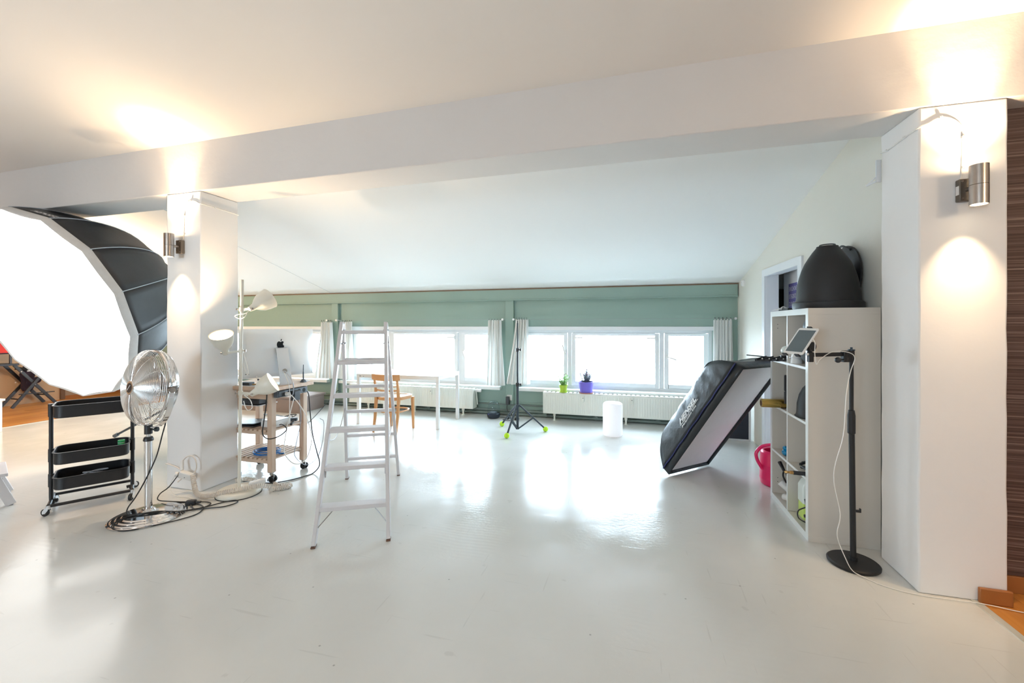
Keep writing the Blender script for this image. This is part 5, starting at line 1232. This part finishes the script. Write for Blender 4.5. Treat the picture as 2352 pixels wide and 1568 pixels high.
for i in range(7): mk('port', cp(G().bx(-0.285+0.022*i,-0.285+0.022*i+0.012,-0.033,-0.020,0.108,0.113)), M['logo_black'], r)
# fruit emblem
def emblem():
    pts = []
    body = [(0.0,0.34),(0.12,0.42),(0.26,0.42),(0.38,0.32),(0.30,0.22),(0.27,0.08),(0.31,-0.05),(0.42,-0.14),(0.36,-0.30),(0.24,-0.46),(0.12,-0.48),(0.0,-0.43),(-0.12,-0.48),(-0.24,-0.46),(-0.36,-0.30),(-0.44,-0.08),(-0.44,0.14),(-0.36,0.34),(-0.22,0.43),(-0.10,0.40)]
    P = smooth([V((x,0,z)) for x, z in body], 3, True)
    leaf_ = smooth([V((0.0,0,0.47)),V((0.02,0,0.60)),V((0.14,0,0.72)),V((0.145,0,0.60)),V((0.09,0,0.50))], 3, True)
    return P, leaf_
P, Lf = emblem(); S_ = 0.075
zc = 0.355+0.005
def depth_at(x, z):
    u_ = x/0.65+0.5; v_ = (z-0.070)/0.435; e = (1-(2*u_-1)**4)*(1-(2*v_-1)**4); return -0.012-0.045*e**0.7-0.0012
for nm, PP in (('emblem', P), ('emblem_leaf', Lf)):
    vs = [V((p.x*S_, depth_at(p.x*S_, zc+p.z*S_), zc+p.z*S_)) for p in PP]; c_ = sum(vs, V((0,0,0)))/len(vs); n_ = len(vs)
    vs2 = vs+[c_]; mk(nm, cp(G().add(vs2, [(i,(i+1)%n_,n_) for i in range(n_)])), M['logo_black'], r, recalc=False)
solo('computer_cable', G().tube([(-3.03,3.11,0.955),(-2.99,3.10,0.95),(-2.93,3.09,0.90),(-2.90,3.09,0.84),(-2.91,3.10,0.77),(-2.93,3.11,0.74)],0.005,6,k=6), M['cable_grey'], 'grey cable arching from the computer stand over the cart edge to the power strip', 'cable')
solo('computer_cable', G().tube([(-3.03,3.105,0.955),(-3.0,3.09,0.945),(-2.95,3.07,0.89),(-2.925,3.07,0.82),(-2.93,3.08,0.70),(-2.935,3.08,0.5)],0.003,6,k=6), M['cable_white'], 'thin white cable hanging from the computer stand down past the power strip', 'cable')
# pen in its stand, small things on the cart top
r = empty('pen_holder', (-3.005,3.325,TZ), 'grey tablet pen upright in a small dark stand on the cart corner', 'pen holder')
mk('pen_stand', G().loft([rrect(0,0,a,a,0.008,z) for (a,z) in ((0.046,0.0),(0.044,0.006),(0.026,0.028))],True,True,True), M['grey_plastic'], r)
mk('pen', G().lathe([(0,0.01),(0.0058,0.012),(0.0062,0.09),(0.0045,0.10),(0.0035,0.165),(0,0.168)],12), M['bluegrey_metal'], r)
r = empty('open_booklet', (-3.05,3.37,TZ+0.001), 'white paper sheet lying on the cart corner behind the pen', 'paper')
mk('sheet', G().grid(lambda u_, v_: V((-0.05+0.10*u_, -0.02+0.06*v_, 0.002+0.008*math.sin(PI*u_))), 6, 3), M['print_white'], r, solid=0.001)
r = empty('card_reader', (-3.30,2.985,TZ), 'small black box at the near end of the cart top', 'box')
mk('box_body', G().bx(-0.05,0.05,-0.03,0.03,0.0,0.035), M['black_plastic'], r, bev=0.004)
mk('white_tray', G().bx(-0.10,0.22,-0.035,-0.0,-0.0,0.008), M['white_plastic'], r, bev=0.002)
r = empty('usb_plug', (-3.18,2.985,TZ+0.009), 'short white and black plug with wires on the cart top behind the lowest lamp head', 'plug')
mk('plug_body', G().cyl((0,0,0.055),(0.03,0.0,0.02),0.008,n=10), M['black_plastic'], r); mk('plug_tip', G().cyl((-0.02,0,0.078),(0,0,0.055),0.006,n=10), M['white_plastic'], r)
mk('wire', G().tube([(0.03,0,0.02),(0.06,0.01,0.006),(0.10,0.02,0.006)],0.003,6,k=4), M['cable_black'], r)
mk('marker', G().cyl((-0.05,-0.01,0.008),(0.06,0.012,0.015),0.006,n=10), M['brass'], r)
# power strip on the right apron
r = empty('power_strip', (-2.975,3.17,0.765), 'dark grey power strip screwed under the edge of the wooden cart', 'power strip')
mk('strip_body', G().bx(-0.038,0.008,-0.185,0.165,-0.028,0.028), M['grey_plastic'], r, bev=0.004)
for yy in (-0.06,0.0,0.06,0.12): mk('socket_hole', G().cyl((0.008,yy,0),(0.0095,yy,0),0.019,n=18), M['logo_black'], r)
mk('switch_block', G().bx(0.008,0.012,-0.175,-0.105,-0.022,0.022), M['black_plastic'], r, bev=0.001)
mk('white_plug', G().cyl((0.008,-0.095,-0.004),(0.045,-0.095,-0.004),0.017,n=16), M['white_plastic'], r)
mk('black_adapter', G().bx(0.009,0.05,-0.04,0.03,-0.075,0.012), M['black_plastic'], r, bev=0.004)
solo('white_power_cable', G().tube([(-2.93,3.075,0.76),(-2.90,3.08,0.74),(-2.86,3.12,0.66),(-2.83,3.17,0.54),(-2.80,3.20,0.36),(-2.815,3.17,0.20),(-2.87,3.14,0.13),(-2.93,3.10,0.15),(-2.95,3.04,0.26),(-2.93,3.04,0.43),(-2.905,3.06,0.60),(-2.92,3.12,0.72)],0.0042,6,k=7), M['cable_white'], 'long white cable looping down from the power strip almost to the floor', 'cable')
solo('strip_supply_cable', G().tube([(-2.97,3.335,0.75),(-2.955,3.34,0.70),(-2.93,3.33,0.536),(-2.86,3.28,0.357),(-2.80,3.26,0.22),(-2.80,3.30,0.08),(-2.84,3.27,0.008),(-2.857,3.179,0.006),(-2.90,3.07,0.006),(-2.964,2.992,0.006),(-3.034,2.951,0.006),(-3.3,2.93,0.006),(-3.5,3.1,0.006)],0.005,6,k=7), M['cable_black'], 'dark supply cable curving from the power strip to the floor around the cart', 'cable')
solo('grey_cable', G().tube([(-2.935,3.20,0.69),(-2.92,3.20,0.5),(-2.925,3.15,0.3),(-2.91,3.12,0.2),(-2.86,3.20,0.10),(-2.82,3.30,0.15),(-2.79,3.33,0.30),(-2.82,3.38,0.45),(-2.88,3.40,0.48)],0.003,6,k=7), M['cable_grey'], 'thin grey cable loop hanging beside the right side of the wooden cart', 'cable')
solo('black_loop_cable', G().tube([(-3.02,2.925,0.795),(-3.004,2.90,0.683),(-3.011,2.88,0.538),(-3.008,2.87,0.447),(-2.955,2.88,0.411),(-2.90,2.93,0.425),(-2.86,2.97,0.471),(-2.90,2.99,0.50),(-2.97,3.03,0.50),(-3.06,3.10,0.475)],0.005,6,k=7), M['cable_black'], 'black cable hanging in a deep loop in front of the near cart leg', 'cable')
solo('wall_cable', G().tube([(-3.6,3.44,0.47),(-3.85,3.9,0.35),(-3.95,4.2,0.22),(-4.3,4.8,0.03),(-4.63,5.373,0.01),(-4.8,5.8,0.10),(-4.86,6.12,0.24),(-4.87,6.2,0.26)],0.005,6,k=7), M['cable_black'], 'black cable running from the cart across the floor to the green wall', 'cable')
# mid shelf contents
r = empty('white_device_box', (-3.16,3.16,0.452), 'white box-shaped device on the middle slats of the wooden cart', 'device')
mk('device_body', G().bx(-0.07,0.09,-0.10,0.08,0,0.06), M['white_plastic'], r, bev=0.006)
mk('device_lid', G().bx(-0.065,0.085,-0.095,0.075,0.06,0.063), M['alu'], r, bev=0.001)
r = empty('laptop', (-3.40,3.12,0.452), 'closed dark laptop lying on the middle slats of the cart', 'laptop')
mk('laptop_base', G().bx(-0.14,0.13,-0.10,0.12,0,0.014), M['black_plastic'], r, bev=0.004)
mk('laptop_lid', G().box((0,0.01,0.024),(0.27,0.22,0.008),Matrix.Rotation(-0.06,3,'Y')), M['grey_plastic'], r, bev=0.003)
r = empty('black_hub', (-3.10,3.28,0.452), 'tangle of black plugs and adapters on the middle slats of the cart', 'plugs')
mk('hub_body', G().box((0,0,0.03),(0.10,0.04,0.03),Matrix.Rotation(0.5,3,'Z')), M['grey_plastic'], r, bev=0.005)
mk('hub_cord', G().tube([(-0.08,-0.02,0.05),(-0.02,0.02,0.07),(0.03,-0.02,0.06),(0.02,0.04,0.07),(-0.05,0.03,0.065),(-0.02,-0.03,0.06)],0.004,6,k=6), M['cable_black'], r)
mk('plug', G().cyl((0.05,-0.03,0.025),(0.09,-0.10,0.012),0.011,n=10), M['black_plastic'], r)
# printer-like unit under the cart top on the far side, blue coil
r = empty('black_device', (-3.36,3.16,0.69), 'black device slung under the cart top behind the lamp pole', 'device')
mk('device_body', G().bx(-0.10,0.10,-0.10,0.10,-0.045,0.02), M['black_plastic'], r, bev=0.012); mk('device_edge', G().bx(-0.11,0.11,-0.11,0.11,-0.052,-0.045), M['alu'], r, bev=0.002)
g = G()
for i in range(5): g.torus((-3.20+0.003*i,3.10+0.004*i,0.209+0.006*i),0.075+0.008*((i*7)%3),0.0042,36,6,(0.05*((i%3)-1),0.04*((i%2)-0.5),1))
g.v = [V(((p.x+3.20)*1.35-3.22, p.y, p.z)) for p in g.v]
r = empty('network_cable', (-3.22,3.10,0.202), 'coil of bright blue network cable on the bottom slats of the cart', 'cable')
wpart('cable_coil', g, M['blue_cable'], r); r.children[0]['kind'] = 'stuff'
wpart('connector', G().cyl((-3.09,3.12,0.208),(-3.05,3.14,0.208),0.007,n=8), M['blue_cable'], r)
# low brown chest by the green wall
r = empty('storage_chest', (-5.75,5.75,0), 'low grey-brown chest near the green wall, seen through the cart', 'chest')
mk('chest_body', G().bx(-0.95,0.75,-0.30,0.25,0.0,0.22), M['carton'], r, bev=0.004); mk('chest_lid', G().bx(-0.97,0.77,-0.32,0.27,0.22,0.25), M['carton'], r, bev=0.004)

# ================================================================ black trolley
TC = V((-4.04,2.285,0)); ta = math.atan2(0.38,0.24)
r = empty('trolley', TC, 'black three-tier metal trolley on casters in front of the round softbox', 'trolley', rz=ta)
HL = 0.225
for s_ in (-1,1):
    mk('post', G().tube([(s_*HL,0,0.775),(s_*HL,0,0.09),(s_*(HL-0.012),0,0.068),(s_*(HL-0.035),0,0.062)],0.0125,12,k=3), M['black'], r)
    for z in (0.735,0.400,0.215): mk('post_sleeve', G().cyl((s_*HL,0,z-0.045),(s_*HL,0,z+0.05),0.0165,n=14), M['black'], r)
    mk('foot_bar', G().tube([(s_*HL,-0.155,0.075),(s_*HL,-0.12,0.068),(s_*HL,0.12,0.068),(s_*HL,0.155,0.075)],0.011,10,k=2), M['black'], r)
mk('bottom_bar', G().cyl((-HL,-0.145,0.068),(HL,-0.145,0.068),0.011,n=12), M['black'], r)
mk('bottom_bar', G().cyl((-HL,0.145,0.068),(HL,0.145,0.068),0.011,n=12), M['black'], r)
for z0, z1 in ((0.69,0.782),(0.352,0.440),(0.168,0.257)):
    L_, W_ = 0.415, 0.300; t_ = 0.004
    lo = [rrect(0,0,L_-0.01,W_-0.01,0.055,z0,6), rrect(0,0,L_,W_,0.06,z0+0.008,6), rrect(0,0,L_,W_,0.06,z1-0.006,6), rrect(0,0,L_+0.012,W_+0.012,0.065,z1-0.003,6), rrect(0,0,L_+0.012,W_+0.012,0.065,z1,6), rrect(0,0,L_-2*t_,W_-2*t_,0.058,z1,6), rrect(0,0,L_-2*t_,W_-2*t_,0.058,z0+0.012,6), rrect(0,0,L_-0.02,W_-0.02,0.05,z0+0.006,6)]
    mk('tray', G().loft(lo,True,True,True), M['black'], r, ang=30)
    for s_ in (-1,1): mk('tray_bolt', G().ball((s_*(L_/2-0.007),0.0,z1-0.03),0.004,8,6), M['alu'], r)
for (sx, sy) in ((-1,-1),(-1,1),(1,-1),(1,1)):
    c_ = V((sx*HL, sy*0.150, 0)); an = {(-1,-1):2.4,(-1,1):1.2,(1,-1):-2.0,(1,1):0.6}[(sx,sy)]; d = V((math.cos(an),math.sin(an),0)); n_ = V((-d.y,d.x,0))
    fk = G().cyl(c_+V((0,0,0.05)),c_+V((0,0,0.075)),0.012,n=12)
    wc = c_+d*0.022+V((0,0,0.026))
    for q in (-1,1): fk.bar(c_+n_*0.011*q+V((0,0,0.055)), wc+n_*0.013*q, 0.026, 0.003, n_)
    mk('caster_fork', fk, M['alu'], r, bev=0.001)
    mk('wheel', G().cyl(wc-n_*0.009, wc+n_*0.009, 0.026, n=22), M['rubber'], r, bev=0.003)
    mk('wheel_hub', G().cyl(wc-n_*0.016, wc+n_*0.016, 0.008, n=12), M['alu'], r)
r = empty('green_tape', TC+V((0.075,0.19,0.360)), 'small green roll of tape in the middle tray of the trolley', 'tape')
mk('tape_roll', G().lathe([(0.013,0.0),(0.022,0.0),(0.022,0.085),(0.013,0.085),(0.013,0.0)],22,(0,-0.05,0.0)), M['green_cap'], r)
mk('tape_label', G().lathe([(0.0221,0.064),(0.0223,0.066),(0.0221,0.068)],22,(0,-0.05,0.0)), M['print_white'], r)
solo('tray_cable', G().tube([tuple(TC+V((math.cos(ta)*a-math.sin(ta)*b, math.sin(ta)*a+math.cos(ta)*b, z))) for (a,b,z) in ((-0.12,0.0,0.20),(-0.06,-0.06,0.235),(0.02,-0.02,0.245),(0.08,0.05,0.225),(0.02,0.09,0.21),(-0.06,0.05,0.225),(-0.02,-0.05,0.24),(0.07,-0.06,0.23))],0.004,6,k=7), M['cable_grey'], 'grey cable coiled in the lowest tray of the trolley', 'cable')

# ================================================================ white stools at the left edge
def step_stool(loc, rz, lab):
    r = empty('step_stool', loc, lab, 'stool', rz=rz); m = M['ladder']
    # two steps: low step at 0.25 m (front, y=-), seat at 0.50 m
    for s_ in (-1,1):
        mk('front_leg', G().bar((s_*0.205,-0.17,0.004),(s_*0.185,-0.09,0.225),0.030,0.055,(0,1,0)), m, r, bev=0.003)
        mk('rear_leg', G().bar((s_*0.205,0.21,0.004),(s_*0.175,0.10,0.478),0.030,0.05,(0,1,0)), m, r, bev=0.003)
        mk('side_leg', G().bar((s_*0.19,-0.07,0.12),(s_*0.175,0.02,0.478),0.028,0.045,(0,1,0)), m, r, bev=0.003)
        mk('side_rail', G().bar((s_*0.195,-0.12,0.13),(s_*0.195,0.18,0.13),0.022,0.04,(0,0,1)), m, r, bev=0.003)
        mk('foot_dot', G().cyl((s_*0.205,-0.17,0.0),(s_*0.205,-0.17,0.004),0.012,n=10), M['bolt'], r)
        mk('screw', G().cyl((s_*0.19,-0.155+0.03,0.205),(s_*0.19,-0.155+0.026,0.205),0.006,n=10), M['bolt'], r)
    mk('low_step', G().box((0,-0.06,0.238),(0.44,0.19,0.024)), m, r, bev=0.004)
    mk('seat_board', G().box((0,0.06,0.491),(0.42,0.24,0.024)), m, r, bev=0.004)
    return r
step_stool((-4.813,1.986,0), math.radians(157.4), 'white wooden step stool cut off by the left edge of the photo')
r = empty('side_stand', (-7.98,3.36,0), 'white square-legged stool leg at the left edge near the wooden floor', 'stool')
for (a, b) in ((0.14,0.08),(-0.16,0.08),(0.14,-0.25),(-0.16,-0.25)): mk('leg', G().bx(a-0.02,a+0.02,b-0.02,b+0.02,0,0.40), M['white_paint'], r, bev=0.003)
mk('seat', G().bx(-0.20,0.18,-0.29,0.12,0.40,0.425), M['white_paint'], r, bev=0.004)

# ================================================================ black folding chair by the left wall
r = empty('folding_chair', (-10.0,4.55,0), 'tall black folding chair with red canvas back by the tan wall', 'chair')
bw = M['black_wood']
def lb(p0, p1, w_=0.045, h_=0.022, nm='leg_bar', m=bw): wpart(nm, G().bar(p0,p1,w_,h_,(1,0,0)), m, r, bev=0.003)
for X_, o_ in ((-9.88,0.0),(-10.15,-0.02)):
    lb((X_,4.506,0.717),(X_,5.036+o_,0.005)); lb((X_+0.024,4.86,0.55),(X_+0.024,4.47+o_,0.005))
wpart('footrest', G().bar((-9.845,4.55,0.222),(-9.845,5.0,0.210),0.016,0.030,(1,0,0)), bw, r, bev=0.003)
lb((-9.88,4.60,0.13),(-10.15,4.60,0.13),0.02,0.02,'cross_bar'); lb((-9.88,4.93,0.16),(-10.15,4.93,0.16),0.02,0.02,'cross_bar')
wpart('seat_frame', G().bar((-9.88,3.98,0.73),(-9.88,4.56,0.725),0.05,0.03,(0,0,1)), bw, r, bev=0.004)
wpart('seat_frame', G().bar((-10.15,3.98,0.73),(-10.15,4.56,0.725),0.05,0.03,(0,0,1)), bw, r, bev=0.004)
wpart('seat_frame', G().bar((-9.90,4.54,0.66),(-10.0,4.72,0.62),0.04,0.05,(0,0,1)), bw, r, bev=0.004)
wpart('seat', G().bx(-10.15,-9.88,4.0,4.5,0.735,0.745), bw, r)
for yy in (4.47,4.02): lb((-9.89,yy,0.73),(-9.89,yy,1.14),0.03,0.022,'back_post')
wpart('canvas_back', G().bx(-9.872,-9.866,4.02,4.458,0.925,1.12), M['red_canvas'], r); wpart('canvas_hem', G().bx(-9.873,-9.865,4.02,4.458,0.905,0.925), M['plum'], r)
for q in ((-9.866,4.59,0.60),(-9.866,4.76,0.365),(-10.13,4.64,0.40),(-9.866,4.93,0.215)): wpart('rivet', G().ball(q,0.010,10,6), M['white_plastic'], r)
for xx in (-9.88,-10.15): lb((xx,4.02,0.0),(xx,4.02,0.72),0.03,0.022,'post')
r = empty('cloth_bag', (-10.03,4.74,0.24), 'dark plum cloth bag hanging behind the black folding chair', 'bag')
mk('bag_cloth', G().lathe([(0,0),(0.06,0.01),(0.09,0.08),(0.08,0.18),(0.10,0.30),(0.06,0.42),(0.03,0.48),(0,0.48)],18).xf(Matrix.Diagonal((0.55,1.0,1.0,1.0))), M['plum'], r, ang=80)
mk('bag_flap', G().ball((0.0,0.12,0.18),0.05,14,9,(0.5,1.2,1.1)), M['plum'], r, ang=80)
mk('white_band', G().bx(0.052,0.06,-0.03,0.12,0.345,0.365), M['print_white'], r)
